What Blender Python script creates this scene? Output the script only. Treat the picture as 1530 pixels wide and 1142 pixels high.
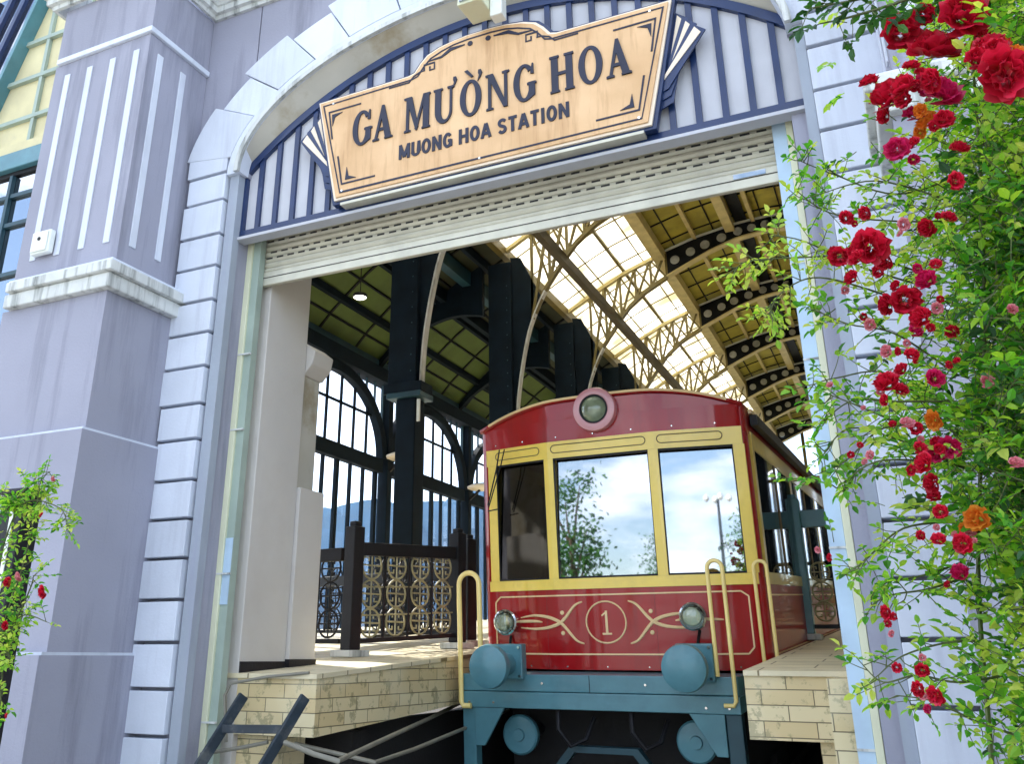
import bpy, math, random
from mathutils import Vector, Matrix
sc = bpy.context.scene
for o in list(bpy.data.objects): bpy.data.objects.remove(o)
C = bpy.data.collections.new("station"); sc.collection.children.link(C)
RAD = math.radians
# ------------------------------------------------------------------ camera
# origin = the photographer's eye, X along the facade, Y into the building, Z up (metres); ground at -1.6
YAW, PITCH, ROLL, FPX, PX, PY, PW, PH = -0.44695983, 0.36150192, 0.00405979, 1331.72, 694.11, 479.0, 1530.0, 1142.0
def cam_axes():
    cy, sy, cp, sp = math.cos(YAW), math.sin(YAW), math.cos(PITCH), math.sin(PITCH)
    f = Vector((sy*cp, cy*cp, sp)); r = Vector((cy, -sy, 0)); u = r.cross(f)
    c, s = math.cos(ROLL), math.sin(ROLL)
    return c*r + s*u, -s*r + c*u, f
R_, U_, F_ = cam_axes()
cam = bpy.data.objects.new("camera", bpy.data.cameras.new("camera")); C.objects.link(cam)
cam.matrix_world = Matrix(((R_.x, U_.x, -F_.x, 0), (R_.y, U_.y, -F_.y, 0), (R_.z, U_.z, -F_.z, 0), (0, 0, 0, 1)))
cam.data.sensor_fit = 'HORIZONTAL'; cam.data.sensor_width = 36.0
cam.data.lens = FPX/PW*36.0
cam.data.shift_x = (PW/2-PX)/PW; cam.data.shift_y = -(PH/2-PY)/PW
cam.data.clip_start = 0.05; cam.data.clip_end = 8000
sc.camera = cam
def at(px, py, Y):
    d = R_*((px-PX)/FPX) + U_*(-(py-PY)/FPX) + F_
    return d*(Y/d.y)
# ------------------------------------------------------------------ world, sun, exposure
SUN_EL, SUN_AZ = RAD(33), RAD(-60)      # the sun stands behind the station on the left and shines in through the arched windows
w = bpy.data.worlds.new("World"); sc.world = w; w.use_nodes = True
nt = w.node_tree; nt.nodes.clear()
out = nt.nodes.new("ShaderNodeOutputWorld"); bg = nt.nodes.new("ShaderNodeBackground")
sky = nt.nodes.new("ShaderNodeTexSky"); sky.sky_type = 'NISHITA'; sky.sun_disc = False
sky.sun_elevation = SUN_EL; sky.sun_rotation = SUN_AZ; sky.air_density = 1.0; sky.dust_density = 1.5; sky.altitude = 1000
tc = nt.nodes.new("ShaderNodeTexCoord"); mp = nt.nodes.new("ShaderNodeMapping"); mp.inputs['Scale'].default_value = (1, 1, 2.6)
nz = nt.nodes.new("ShaderNodeTexNoise"); nz.inputs['Scale'].default_value = 4.2; nz.inputs['Detail'].default_value = 8; nz.inputs['Roughness'].default_value = 0.6
cr = nt.nodes.new("ShaderNodeValToRGB"); cr.color_ramp.elements[0].position = 0.45; cr.color_ramp.elements[1].position = 0.60
mx = nt.nodes.new("ShaderNodeMixRGB"); mx.inputs[2].default_value = (8.0, 8.4, 9.2, 1)
L = nt.links.new
L(tc.outputs['Generated'], mp.inputs[0]); L(mp.outputs[0], nz.inputs['Vector']); L(nz.outputs['Fac'], cr.inputs[0])
L(cr.outputs[0], mx.inputs[0]); L(sky.outputs[0], mx.inputs[1]); L(mx.outputs[0], bg.inputs[0]); L(bg.outputs[0], out.inputs[0])
bg.inputs[1].default_value = 0.15
sun = bpy.data.lights.new("sun", 'SUN'); sun.energy = 5.0; sun.angle = RAD(0.5); sun.color = (1, 0.95, 0.86)
so = bpy.data.objects.new("sun", sun); C.objects.link(so)
sd = Vector((math.sin(SUN_AZ)*math.cos(SUN_EL), math.cos(SUN_AZ)*math.cos(SUN_EL), math.sin(SUN_EL)))
so.rotation_euler = sd.to_track_quat('Z', 'Y').to_euler()
sc.view_settings.view_transform = 'Standard'; sc.view_settings.look = 'None'
sc.view_settings.exposure = 1.5; sc.view_settings.gamma = 1.0
try:
    sc.cycles.max_bounces = 8; sc.cycles.diffuse_bounces = 4; sc.cycles.transparent_max_bounces = 12
    sc.cycles.sample_clamp_indirect = 6.0; sc.cycles.use_denoising = True
except Exception: pass
# ------------------------------------------------------------------ helpers
class MB:
    def __init__(s): s.v = []; s.f = []
    def add(s, vs, fs):
        n = len(s.v); s.v += [tuple(p) for p in vs]; s.f += [tuple(i+n for i in f) for f in fs]; return s
    def box(s, x0, x1, y0, y1, z0, z1):
        return s.add([(x0,y0,z0),(x1,y0,z0),(x1,y1,z0),(x0,y1,z0),(x0,y0,z1),(x1,y0,z1),(x1,y1,z1),(x0,y1,z1)],
                     [(0,3,2,1),(4,5,6,7),(0,1,5,4),(1,2,6,5),(2,3,7,6),(3,0,4,7)])
    def bar(s, a, b, w, h, up=(0,0,1)):
        a, b = Vector(a), Vector(b); d = (b-a).normalized(); u = Vector(up)
        if abs(d.dot(u)) > 0.97: u = Vector((0,1,0))
        x = d.cross(u).normalized()*w/2; z = x.cross(d).normalized()*h/2
        vs = [a-x-z, a+x-z, a+x+z, a-x+z, b-x-z, b+x-z, b+x+z, b-x+z]
        return s.add(vs, [(0,3,2,1),(4,5,6,7),(0,1,5,4),(1,2,6,5),(2,3,7,6),(3,0,4,7)][0:0] + [(0,1,2,3),(7,6,5,4),(0,4,5,1),(1,5,6,2),(2,6,7,3),(3,7,4,0)])
    def tube(s, pts, r, n=10, caps=True):
        pts = [Vector(p) for p in pts]; rings = []
        rr = r if isinstance(r, (list, tuple)) else [r]*len(pts)
        t0 = (pts[1]-pts[0]).normalized()
        u = t0.orthogonal().normalized()
        base = len(s.v)
        for i, p in enumerate(pts):
            t = (pts[min(i+1, len(pts)-1)]-pts[max(i-1, 0)]).normalized()
            u = (u-t*u.dot(t)).normalized(); v = t.cross(u)
            for k in range(n):
                a = 2*math.pi*k/n; s.v.append(tuple(p+(u*math.cos(a)+v*math.sin(a))*rr[i]))
        for i in range(len(pts)-1):
            for k in range(n):
                a = base+i*n+k; b = base+i*n+(k+1) % n
                s.f.append((a, b, b+n, a+n))
        if caps:
            s.f.append(tuple(base+k for k in reversed(range(n)))); s.f.append(tuple(base+(len(pts)-1)*n+k for k in range(n)))
        return s
    def prism(s, poly, y0, y1, axis='y'):
        # polygon in (x, z) extruded along y; axis 'x': polygon in (y, z) extruded along x; 'z': (x, y) along z
        def m(a, b, c): return {'y': (a, c, b), 'x': (c, a, b), 'z': (a, b, c)}[axis]
        n = len(poly); vs = [m(p[0], p[1], y0) for p in poly]+[m(p[0], p[1], y1) for p in poly]
        fs = [tuple(range(n)), tuple(reversed(range(n, 2*n)))]+[(i, i+n, (i+1) % n+n, (i+1) % n) for i in range(n)]
        return s.add(vs, fs)
    def ribbon(s, a, b, y0, y1):
        # band between two equally long (x, z) polylines, with thickness y0..y1
        n = len(a); base = len(s.v)
        for p, q in zip(a, b):
            for (t, y) in ((p, y0), (q, y0), (q, y1), (p, y1)): s.v.append((t[0], y, t[1]))
        for i in range(n-1):
            o = base+4*i
            for k in range(4): s.f.append((o+k, o+(k+1) % 4, o+4+(k+1) % 4, o+4+k))
        s.f.append((base+3, base+2, base+1, base)); o = base+4*(n-1); s.f.append((o, o+1, o+2, o+3))
        return s
    def line(s, pts, wd, y0, y1, closed=False):
        # stroke of width wd along an (x, z) polyline
        P = [Vector((p[0], p[1])) for p in pts]; n = len(P); A = []; B = []
        for i in range(n):
            if closed: a, b = P[(i-1) % n], P[(i+1) % n]
            else: a, b = P[max(i-1, 0)], P[min(i+1, n-1)]
            t = (b-a).normalized(); nn = Vector((-t.y, t.x))
            ww = wd[i] if isinstance(wd, (list, tuple)) else wd
            k = 1.0
            if 0 < i < n-1 or closed:
                t1 = (P[i]-P[(i-1) % n]).normalized(); k = min(1.5, 1/max(0.5, abs(t.dot(t1))))
            A.append(P[i]+nn*ww/2*k); B.append(P[i]-nn*ww/2*k)
        if closed: A.append(A[0]); B.append(B[0])
        return s.ribbon(A, B, y0, y1)
    def lathe(s, prof, c, axis, n=32):
        # profile of (radius, distance along axis)
        ax = Vector(axis).normalized(); u = ax.orthogonal().normalized(); v = ax.cross(u); base = len(s.v); c = Vector(c)
        for (r, h) in prof:
            for k in range(n):
                a = 2*math.pi*k/n; s.v.append(tuple(c+ax*h+(u*math.cos(a)+v*math.sin(a))*max(r, 1e-4)))
        for i in range(len(prof)-1):
            for k in range(n):
                a = base+i*n+k; b = base+i*n+(k+1) % n; s.f.append((a, b, b+n, a+n))
        s.f.append(tuple(base+k for k in reversed(range(n)))); s.f.append(tuple(base+(len(prof)-1)*n+k for k in range(n)))
        return s
    def build(s, name, m, parent=None, smooth=False, bevel=0, fix=True):
        me = bpy.data.meshes.new(name); me.from_pydata(s.v, [], s.f)
        if fix:
            import bmesh
            b = bmesh.new(); b.from_mesh(me); bmesh.ops.recalc_face_normals(b, faces=b.faces); b.to_mesh(me); b.free()
        me.materials.append(m)
        if smooth:
            for p in me.polygons: p.use_smooth = True
        o = bpy.data.objects.new(name, me); C.objects.link(o); o.parent = parent
        if smooth:
            e = o.modifiers.new("edge", 'EDGE_SPLIT'); e.split_angle = RAD(38)
        if bevel:
            b = o.modifiers.new("bevel", 'BEVEL'); b.width = bevel; b.segments = 2; b.limit_method = 'ANGLE'
        return o
def tag(o, label=None, cat=None, group=None, kind=None):
    if label: o['label'] = label
    if cat: o['category'] = cat
    if group: o['group'] = group
    if kind: o['kind'] = kind
    return o
def thing(name, label, cat, loc=(0, 0, 0), group=None):
    o = bpy.data.objects.new(name, None); C.objects.link(o); o.location = loc; o.empty_display_size = 0.1
    return tag(o, label, cat, group)
def kidof(o, parent):        # parent without moving
    o.parent = parent; o.matrix_parent_inverse = Matrix.Translation(-Vector(parent.location))
    return o
def copy_tree(o, parent=None):
    c = o.copy(); C.objects.link(c); c.parent = parent
    for ch in list(o.children): copy_tree(ch, c)
    return c
# ------------------------------------------------------------------ materials
def mat(name, col, rough=0.6, metal=0.0, var=0.12, scale=3.0, bump=0.0, bscale=40.0, coat=0.0, dirt=None, dirt_amt=0.0, dscale=2.0, streak=False, spec=0.5, hue2=None):
    m = bpy.data.materials.new(name); m.use_nodes = True; n = m.node_tree; b = n.nodes['Principled BSDF']; l = n.links.new
    b.inputs['Roughness'].default_value = rough; b.inputs['Metallic'].default_value = metal
    b.inputs['Specular IOR Level'].default_value = spec
    if coat: b.inputs['Coat Weight'].default_value = coat; b.inputs['Coat Roughness'].default_value = 0.04
    t = n.nodes.new("ShaderNodeTexCoord")
    a = n.nodes.new("ShaderNodeTexNoise"); a.inputs['Scale'].default_value = scale; a.inputs['Detail'].default_value = 6; l(t.outputs['Object'], a.inputs['Vector'])
    r = n.nodes.new("ShaderNodeValToRGB"); r.color_ramp.elements[0].position = 0.3; r.color_ramp.elements[1].position = 0.7
    c2 = hue2 or tuple(min(1, c*(1+var)) for c in col); c1 = tuple(c*(1-var) for c in col)
    r.color_ramp.elements[0].color = (*c1, 1); r.color_ramp.elements[1].color = (*c2, 1)
    l(a.outputs['Fac'], r.inputs[0]); last = r.outputs[0]
    if dirt:
        mpn = n.nodes.new("ShaderNodeMapping"); l(t.outputs['Object'], mpn.inputs[0])
        if streak: mpn.inputs['Scale'].default_value = (4, 4, 0.35)
        d = n.nodes.new("ShaderNodeTexNoise"); d.inputs['Scale'].default_value = dscale; d.inputs['Detail'].default_value = 9; d.inputs['Roughness'].default_value = 0.65
        l(mpn.outputs[0], d.inputs['Vector'])
        rr = n.nodes.new("ShaderNodeValToRGB"); rr.color_ramp.elements[0].position = 0.5; rr.color_ramp.elements[1].position = 0.72
        mu = n.nodes.new("ShaderNodeMath"); mu.operation = 'MULTIPLY'; mu.inputs[1].default_value = dirt_amt
        mxn = n.nodes.new("ShaderNodeMixRGB"); mxn.inputs[2].default_value = (*dirt, 1)
        l(d.outputs['Fac'], rr.inputs[0]); l(rr.outputs[0], mu.inputs[0]); l(mu.outputs[0], mxn.inputs[0]); l(last, mxn.inputs[1]); last = mxn.outputs[0]
    l(last, b.inputs['Base Color'])
    if bump:
        bn = n.nodes.new("ShaderNodeTexNoise"); bn.inputs['Scale'].default_value = bscale; bn.inputs['Detail'].default_value = 5; l(t.outputs['Object'], bn.inputs['Vector'])
        bu = n.nodes.new("ShaderNodeBump"); bu.inputs['Strength'].default_value = bump; bu.inputs['Distance'].default_value = 0.02
        l(bn.outputs['Fac'], bu.inputs['Height']); l(bu.outputs[0], b.inputs['Normal'])
    return m
M = {}
M['wall'] = mat('lavender_stucco', (.315, .32, .39), .85, var=.10, scale=.9, bump=.12, bscale=60, dirt=(.17, .175, .22), dirt_amt=.75, dscale=1.5, streak=True)
M['flute'] = mat('pale_flute_paint', (.62, .66, .74), .8, var=.06, scale=3, dirt=(.45, .47, .58), dirt_amt=.4, streak=True)
M['quoin'] = mat('pale_blue_quoin_paint', (.66, .71, .80), .8, var=.06, scale=2.5, bump=.08, bscale=50, dirt=(.42, .44, .52), dirt_amt=.45, dscale=2.2, streak=True)
def per_object(m, amt):
    n = m.node_tree; b = n.nodes['Principled BSDF']; src = b.inputs['Base Color'].links[0].from_socket
    oi = n.nodes.new('ShaderNodeObjectInfo'); mr = n.nodes.new('ShaderNodeMapRange'); mr.inputs['To Min'].default_value = 1-amt; mr.inputs['To Max'].default_value = 1+amt*.3
    mu = n.nodes.new('ShaderNodeVectorMath'); mu.operation = 'SCALE'
    n.links.new(oi.outputs['Random'], mr.inputs['Value']); n.links.new(src, mu.inputs[0]); n.links.new(mr.outputs[0], mu.inputs['Scale']); n.links.new(mu.outputs[0], b.inputs['Base Color'])
per_object(M['quoin'], .16)
M['jamb'] = mat('grey_blue_jamb', (.33, .37, .43), .85, var=.08, scale=1.5, bump=.08, dirt=(.30, .30, .42), dirt_amt=.4, streak=True)
M['reveal'] = mat('reveal_plaster', (.56, .53, .49), .85, var=.08, scale=1.0, bump=.05, dirt=(.42, .36, .30), dirt_amt=.35, dscale=.9)
M['cornice'] = mat('weathered_cornice', (.62, .64, .62), .85, var=.1, scale=5, bump=.15, dirt=(.08, .09, .08), dirt_amt=.85, dscale=3.0, streak=True)
M['soffit'] = mat('soffit_plaster', (.46, .44, .38), .85, var=.1, scale=2, dirt=(.22, .15, .04), dirt_amt=.75, dscale=1.8)
M['navy'] = mat('navy_paint', (.006, .024, .095), .4, var=.2, scale=4, coat=.2)
M['panel'] = mat('off_white_board', (.50, .51, .55), .75, var=.06, scale=4, dirt=(.48, .48, .55), dirt_amt=.4, streak=True)
M['shutter'] = mat('shutter_steel', (.60, .58, .47), .45, metal=.25, var=.08, scale=6, dirt=(.32, .31, .26), dirt_amt=.4)
M['slot'] = mat('dark_slot', (.03, .03, .03), .8, var=.1)
M['guide'] = mat('guide_cream', (.72, .73, .52), .5, var=.07, scale=4, dirt=(.45, .46, .34), dirt_amt=.4)
M['guide_green'] = mat('guide_green_grey', (.34, .42, .36), .5, var=.1, scale=4)
M['guide_blue'] = mat('guide_blue_film', (.45, .60, .74), .4, var=.12, scale=5)
M['board'] = mat('sign_wood_board', (.72, .44, .21), .6, var=.16, scale=2.2, bump=.04, hue2=(.80, .53, .29), dirt=(.42, .22, .09), dirt_amt=.6, dscale=5, streak=True)
M['cream'] = mat('cream_trim', (.86, .74, .58), .6, var=.05)
M['ink'] = mat('dark_navy_ink', (.010, .012, .035), .5, var=.2)
M['red'] = mat('tram_red_enamel', (.36, .003, .006), .28, var=.14, scale=1.5, coat=.75, spec=.3, dirt=(.16, .012, .012), dirt_amt=.35, dscale=2.5, streak=True)
M['yellow'] = mat('tram_yellow_enamel', (.95, .70, .13), .3, var=.06, scale=2, coat=.6, dirt=(.52, .36, .08), dirt_amt=.35, dscale=4)
M['pale'] = mat('cream_line_paint', (.86, .64, .34), .4, var=.05)
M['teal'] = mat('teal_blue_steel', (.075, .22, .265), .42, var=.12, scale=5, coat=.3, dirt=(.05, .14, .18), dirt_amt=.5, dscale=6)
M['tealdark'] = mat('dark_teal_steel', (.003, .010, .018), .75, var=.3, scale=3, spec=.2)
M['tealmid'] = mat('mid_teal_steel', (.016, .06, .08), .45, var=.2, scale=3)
M['rail'] = mat('cream_yellow_rail', (.92, .72, .26), .3, var=.05, coat=.5)
M['chrome'] = mat('chrome', (.75, .75, .72), .15, metal=1.0, var=.05)
M['pinkring'] = mat('lamp_ring_rose', (.62, .28, .31), .25, var=.06, coat=.6)
M['lens'] = mat('green_grey_lens', (.20, .25, .16), .15, var=.4, scale=9, coat=1.0)
M['iron'] = mat('black_brown_iron', (.012, .012, .015), .5, var=.3, scale=6, bump=.1, spec=.3)
M['brown'] = mat('brown_post', (.16, .11, .05), .6, var=.3, scale=9)
M['olivegold'] = mat('old_gold_scroll', (.34, .30, .16), .5, var=.25, scale=9)
M['truss'] = mat('ochre_truss_steel', (.17, .13, .03), .5, var=.2, scale=4)
M['trusslight'] = mat('cream_ochre_steel', (.60, .50, .22), .5, var=.15, scale=4)
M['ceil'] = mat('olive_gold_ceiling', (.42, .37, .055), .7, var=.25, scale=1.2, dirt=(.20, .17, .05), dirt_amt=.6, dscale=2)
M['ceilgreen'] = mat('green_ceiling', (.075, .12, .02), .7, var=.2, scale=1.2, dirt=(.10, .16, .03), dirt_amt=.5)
M['rib'] = mat('black_rib_steel', (.008, .010, .014), .6, var=.3, scale=5, spec=.2)
M['white'] = mat('white_plastic', (.75, .78, .72), .4, var=.05)
M['pipe'] = mat('pale_pipe', (.20, .19, .15), .5, var=.15, scale=8)
M['darkblue'] = mat('blue_black_steel', (.015, .028, .042), .4, var=.3, scale=7, dirt=(.16, .16, .15), dirt_amt=.5, dscale=9)
M['seat'] = mat('dark_red_seat', (.20, .02, .02), .6, var=.2)
M['cabin'] = mat('dark_cabin', (.03, .022, .018), .7, var=.3)
M['concrete'] = mat('shade_black_concrete', (.014, .013, .013), .9, var=.3, scale=1, bump=.2)  # near-black colour stands in for the shade of the pit
M['ground'] = mat('paving_ground', (.30, .29, .27), .9, var=.15, scale=.5, bump=.1)
M['bark'] = mat('bark', (.10, .07, .045), .9, var=.3, scale=12, bump=.5, bscale=30)
M['stem'] = mat('green_stem', (.08, .10, .03), .7, var=.3, scale=20)
M['brownbeam'] = mat('dark_brown_beam', (.06, .042, .012), .5, var=.2)
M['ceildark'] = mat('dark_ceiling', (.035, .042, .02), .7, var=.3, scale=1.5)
M['disc'] = mat('pale_disc', (.45, .46, .42), .5, var=.2, scale=8)
M['windowcream'] = mat('cream_spandrel', (.66, .60, .36), .8, var=.12, scale=3, dirt=(.40, .38, .28), dirt_amt=.5)
M['hill'] = mat('air_blue_hill', (.012, .06, .12), 1.0, var=.3, scale=.004, spec=0)  # blue of the distant air is put into the forest colour
def brickmat():
    m = bpy.data.materials.new('cream_stone_tiles'); m.use_nodes = True; n = m.node_tree; b = n.nodes['Principled BSDF']; l = n.links.new
    b.inputs['Roughness'].default_value = .55
    t = n.nodes.new("ShaderNodeTexCoord"); g = n.nodes.new("ShaderNodeNewGeometry")
    sx = n.nodes.new("ShaderNodeSeparateXYZ"); l(t.outputs['Object'], sx.inputs[0])
    sn = n.nodes.new("ShaderNodeSeparateXYZ"); l(g.outputs['Normal'], sn.inputs[0])
    ab = n.nodes.new("ShaderNodeMath"); ab.operation = 'ABSOLUTE'; l(sn.outputs[0], ab.inputs[0])
    gt = n.nodes.new("ShaderNodeMath"); gt.operation = 'GREATER_THAN'; gt.inputs[1].default_value = .7; l(ab.outputs[0], gt.inputs[0])
    mi = n.nodes.new("ShaderNodeMix"); l(gt.outputs[0], mi.inputs[0]); l(sx.outputs[0], mi.inputs[2]); l(sx.outputs[1], mi.inputs[3])
    # top face: use x,y ; side faces: horizontal, z
    ab2 = n.nodes.new("ShaderNodeMath"); ab2.operation = 'ABSOLUTE'; l(sn.outputs[2], ab2.inputs[0])
    gt2 = n.nodes.new("ShaderNodeMath"); gt2.operation = 'GREATER_THAN'; gt2.inputs[1].default_value = .7; l(ab2.outputs[0], gt2.inputs[0])
    mi2 = n.nodes.new("ShaderNodeMix"); l(gt2.outputs[0], mi2.inputs[0]); l(sx.outputs[2], mi2.inputs[2]); l(sx.outputs[1], mi2.inputs[3])
    cx = n.nodes.new("ShaderNodeCombineXYZ"); l(mi.outputs[0], cx.inputs[0]); l(mi2.outputs[0], cx.inputs[1])
    br = n.nodes.new("ShaderNodeTexBrick"); l(cx.outputs[0], br.inputs['Vector'])
    br.inputs['Scale'].default_value = 1.0; br.inputs['Brick Width'].default_value = .30; br.inputs['Row Height'].default_value = .088
    br.inputs['Mortar Size'].default_value = .0035; br.inputs['Mortar Smooth'].default_value = .3; br.inputs['Bias'].default_value = -.1
    br.inputs['Color1'].default_value = (.72, .62, .38, 1); br.inputs['Color2'].default_value = (.60, .47, .24, 1); br.inputs['Mortar'].default_value = (.14, .11, .06, 1)
    no = n.nodes.new("ShaderNodeTexNoise"); no.inputs['Scale'].default_value = 9; no.inputs['Detail'].default_value = 9; no.inputs['Roughness'].default_value = .7; l(t.outputs['Object'], no.inputs['Vector'])
    rp = n.nodes.new("ShaderNodeValToRGB"); rp.color_ramp.elements[0].position = .54; rp.color_ramp.elements[1].position = .60
    l(no.outputs['Fac'], rp.inputs[0]); k = n.nodes.new("ShaderNodeMath"); k.operation = 'MULTIPLY'; k.inputs[1].default_value = .55; l(rp.outputs[0], k.inputs[0])
    mm = n.nodes.new("ShaderNodeMixRGB"); mm.inputs[2].default_value = (.16, .15, .07, 1); l(k.outputs[0], mm.inputs[0]); l(br.outputs['Color'], mm.inputs[1])
    n2 = n.nodes.new("ShaderNodeTexNoise"); n2.inputs['Scale'].default_value = 1.7; n2.inputs['Detail'].default_value = 6; l(t.outputs['Object'], n2.inputs['Vector'])
    r2 = n.nodes.new("ShaderNodeValToRGB"); r2.color_ramp.elements[0].position = .5; r2.color_ramp.elements[1].position = .7
    l(n2.outputs['Fac'], r2.inputs[0]); k2 = n.nodes.new("ShaderNodeMath"); k2.operation = 'MULTIPLY'; k2.inputs[1].default_value = .6; l(r2.outputs[0], k2.inputs[0])
    m3 = n.nodes.new("ShaderNodeMixRGB"); m3.inputs[2].default_value = (.78, .72, .52, 1); l(k2.outputs[0], m3.inputs[0]); l(mm.outputs[0], m3.inputs[1])
    l(m3.outputs[0], b.inputs['Base Color'])
    bu = n.nodes.new("ShaderNodeBump"); bu.inputs['Strength'].default_value = .4; bu.inputs['Distance'].default_value = .01; bu.invert = True
    l(br.outputs['Fac'], bu.inputs['Height']); l(bu.outputs[0], b.inputs['Normal'])
    return m
M['brick'] = brickmat()
def paving():
    m = mat('platform_paving', (.70, .62, .42), .5, var=.1, scale=1.5, dirt=(.35, .30, .18), dirt_amt=.4)
    n = m.node_tree; l = n.links.new; b = n.nodes['Principled BSDF']; src = b.inputs['Base Color'].links[0].from_socket
    t = n.nodes.new("ShaderNodeTexCoord"); br = n.nodes.new("ShaderNodeTexBrick"); l(t.outputs['Object'], br.inputs['Vector'])
    br.inputs['Scale'].default_value = 1; br.inputs['Brick Width'].default_value = .6; br.inputs['Row Height'].default_value = .3; br.inputs['Mortar Size'].default_value = .006
    mm = n.nodes.new("ShaderNodeMixRGB"); mm.inputs[2].default_value = (.2, .16, .08, 1); l(br.outputs['Fac'], mm.inputs[0]); l(src, mm.inputs[1]); l(mm.outputs[0], b.inputs['Base Color'])
    return m
M['paving'] = paving()
def glass(name, tint, refl, rough=0.02, pos=0.0):
    m = bpy.data.materials.new(name); m.use_nodes = True; n = m.node_tree; l = n.links.new
    n.nodes.remove(n.nodes['Principled BSDF']); o = n.nodes['Material Output']
    g = n.nodes.new("ShaderNodeBsdfGlossy"); g.inputs['Roughness'].default_value = rough; g.inputs['Color'].default_value = (.95, .97, 1, 1)
    t = n.nodes.new("ShaderNodeBsdfTransparent"); t.inputs['Color'].default_value = (*tint, 1)
    mx = n.nodes.new("ShaderNodeMixShader"); fr = n.nodes.new("ShaderNodeFresnel"); fr.inputs['IOR'].default_value = 1.5
    ad = n.nodes.new("ShaderNodeMath"); ad.operation = 'ADD'; ad.inputs[1].default_value = refl; ad.use_clamp = True
    l(fr.outputs[0], ad.inputs[0]); l(ad.outputs[0], mx.inputs[0]); l(t.outputs[0], mx.inputs[1]); l(g.outputs[0], mx.inputs[2]); l(mx.outputs[0], o.inputs['Surface'])
    return m
M['windscreen'] = glass('windscreen_glass', (.30, .30, .30), .36)
M['windscreen_dim_reflection'] = glass('windscreen_dim_reflection', (.30, .30, .30), .03)  # same glass, reflection turned down to imitate the dark pier mirrored in the left pane
M['sideglass'] = glass('side_window_glass', (.7, .75, .7), .06)
M['hallglass'] = glass('hall_window_glass', (.96, .98, 1), .0)
M['darkglass'] = glass('dark_blue_facade_glass', (.03, .12, .25), .35)
M['wingglass'] = glass('wing_window_glass', (.25, .5, .6), .45)
def translucent(name, col, f=.8):
    m = bpy.data.materials.new(name); m.use_nodes = True; n = m.node_tree; l = n.links.new
    n.nodes.remove(n.nodes['Principled BSDF']); o = n.nodes['Material Output']
    d = n.nodes.new("ShaderNodeBsdfDiffuse"); d.inputs['Color'].default_value = (*col, 1)
    t = n.nodes.new("ShaderNodeBsdfTranslucent"); t.inputs['Color'].default_value = (*col, 1)
    mx = n.nodes.new("ShaderNodeMixShader"); mx.inputs[0].default_value = f
    l(d.outputs[0], mx.inputs[1]); l(t.outputs[0], mx.inputs[2]); l(mx.outputs[0], o.inputs['Surface']); return m
M['skylight'] = translucent('frosted_skylight', (.97, .95, .88), .9)
def uneven_glare(m):  # noise in the pane colour imitates uneven skylight glare
    n = m.node_tree; l = n.links.new; t = n.nodes.new("ShaderNodeTexCoord"); z = n.nodes.new("ShaderNodeTexNoise"); z.inputs['Scale'].default_value = .9; z.inputs['Detail'].default_value = 8
    r = n.nodes.new("ShaderNodeValToRGB"); r.color_ramp.elements[0].position = .35; r.color_ramp.elements[1].position = .62
    r.color_ramp.elements[0].color = (.55, .50, .36, 1); r.color_ramp.elements[1].color = (.97, .95, .88, 1)
    l(t.outputs['Object'], z.inputs['Vector']); l(z.outputs['Fac'], r.inputs[0])
    for q in n.nodes:
        if q.type in ('BSDF_DIFFUSE', 'BSDF_TRANSLUCENT'): l(r.outputs[0], q.inputs['Color'])
uneven_glare(M['skylight'])
def leafmat(name, cols, tr=.45):
    m = bpy.data.materials.new(name); m.use_nodes = True; n = m.node_tree; l = n.links.new
    n.nodes.remove(n.nodes['Principled BSDF']); o = n.nodes['Material Output']
    g = n.nodes.new("ShaderNodeNewGeometry"); r = n.nodes.new("ShaderNodeValToRGB"); r.color_ramp.interpolation = 'LINEAR'
    while len(r.color_ramp.elements) < len(cols): r.color_ramp.elements.new(.5)
    for i, c in enumerate(cols):
        r.color_ramp.elements[i].position = i/(len(cols)-1); r.color_ramp.elements[i].color = (*c, 1)
    l(g.outputs['Random Per Island'], r.inputs[0])
    p = n.nodes.new("ShaderNodeBsdfPrincipled"); p.inputs['Roughness'].default_value = .45; l(r.outputs[0], p.inputs['Base Color'])
    t = n.nodes.new("ShaderNodeBsdfTranslucent"); bc = n.nodes.new("ShaderNodeMixRGB"); bc.blend_type = 'MULTIPLY'; bc.inputs[0].default_value = 1; bc.inputs[2].default_value = (1.5, 1.7, .6, 1)
    l(r.outputs[0], bc.inputs[1]); l(bc.outputs[0], t.inputs['Color'])
    mx = n.nodes.new("ShaderNodeMixShader"); mx.inputs[0].default_value = tr
    l(p.outputs[0], mx.inputs[1]); l(t.outputs[0], mx.inputs[2]); l(mx.outputs[0], o.inputs['Surface']); return m
M['leaf'] = leafmat('rose_leaf', [(.04, .17, .02), (.08, .30, .03), (.20, .42, .04), (.38, .52, .06), (.11, .36, .08)], .6)
M['leafdark'] = leafmat('deep_leaf', [(.012, .05, .012), (.02, .09, .02), (.04, .14, .025), (.07, .2, .03)], .35)
M['leafpale'] = leafmat('young_leaf', [(.24, .46, .05), (.42, .54, .07), (.58, .58, .14), (.22, .46, .07)], .5)
def petalmat(name, c1, c2, tr=.25):
    m = leafmat(name, [c1, c2], tr)
    for n in m.node_tree.nodes:
        if n.type == 'MIX_RGB': n.inputs[2].default_value = (1.4, 1.0, 1.0, 1)
    return m
M['rose_red'] = petalmat('red_petals', (.36, .003, .015), (.70, .015, .06))
M['rose_magenta'] = petalmat('magenta_petals', (.42, .004, .06), (.62, .02, .14))
M['rose_pink'] = petalmat('faded_pink_petals', (.60, .16, .22), (.70, .34, .36))
M['rose_orange'] = petalmat('orange_petals', (.70, .20, .02), (.75, .32, .04))
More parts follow.
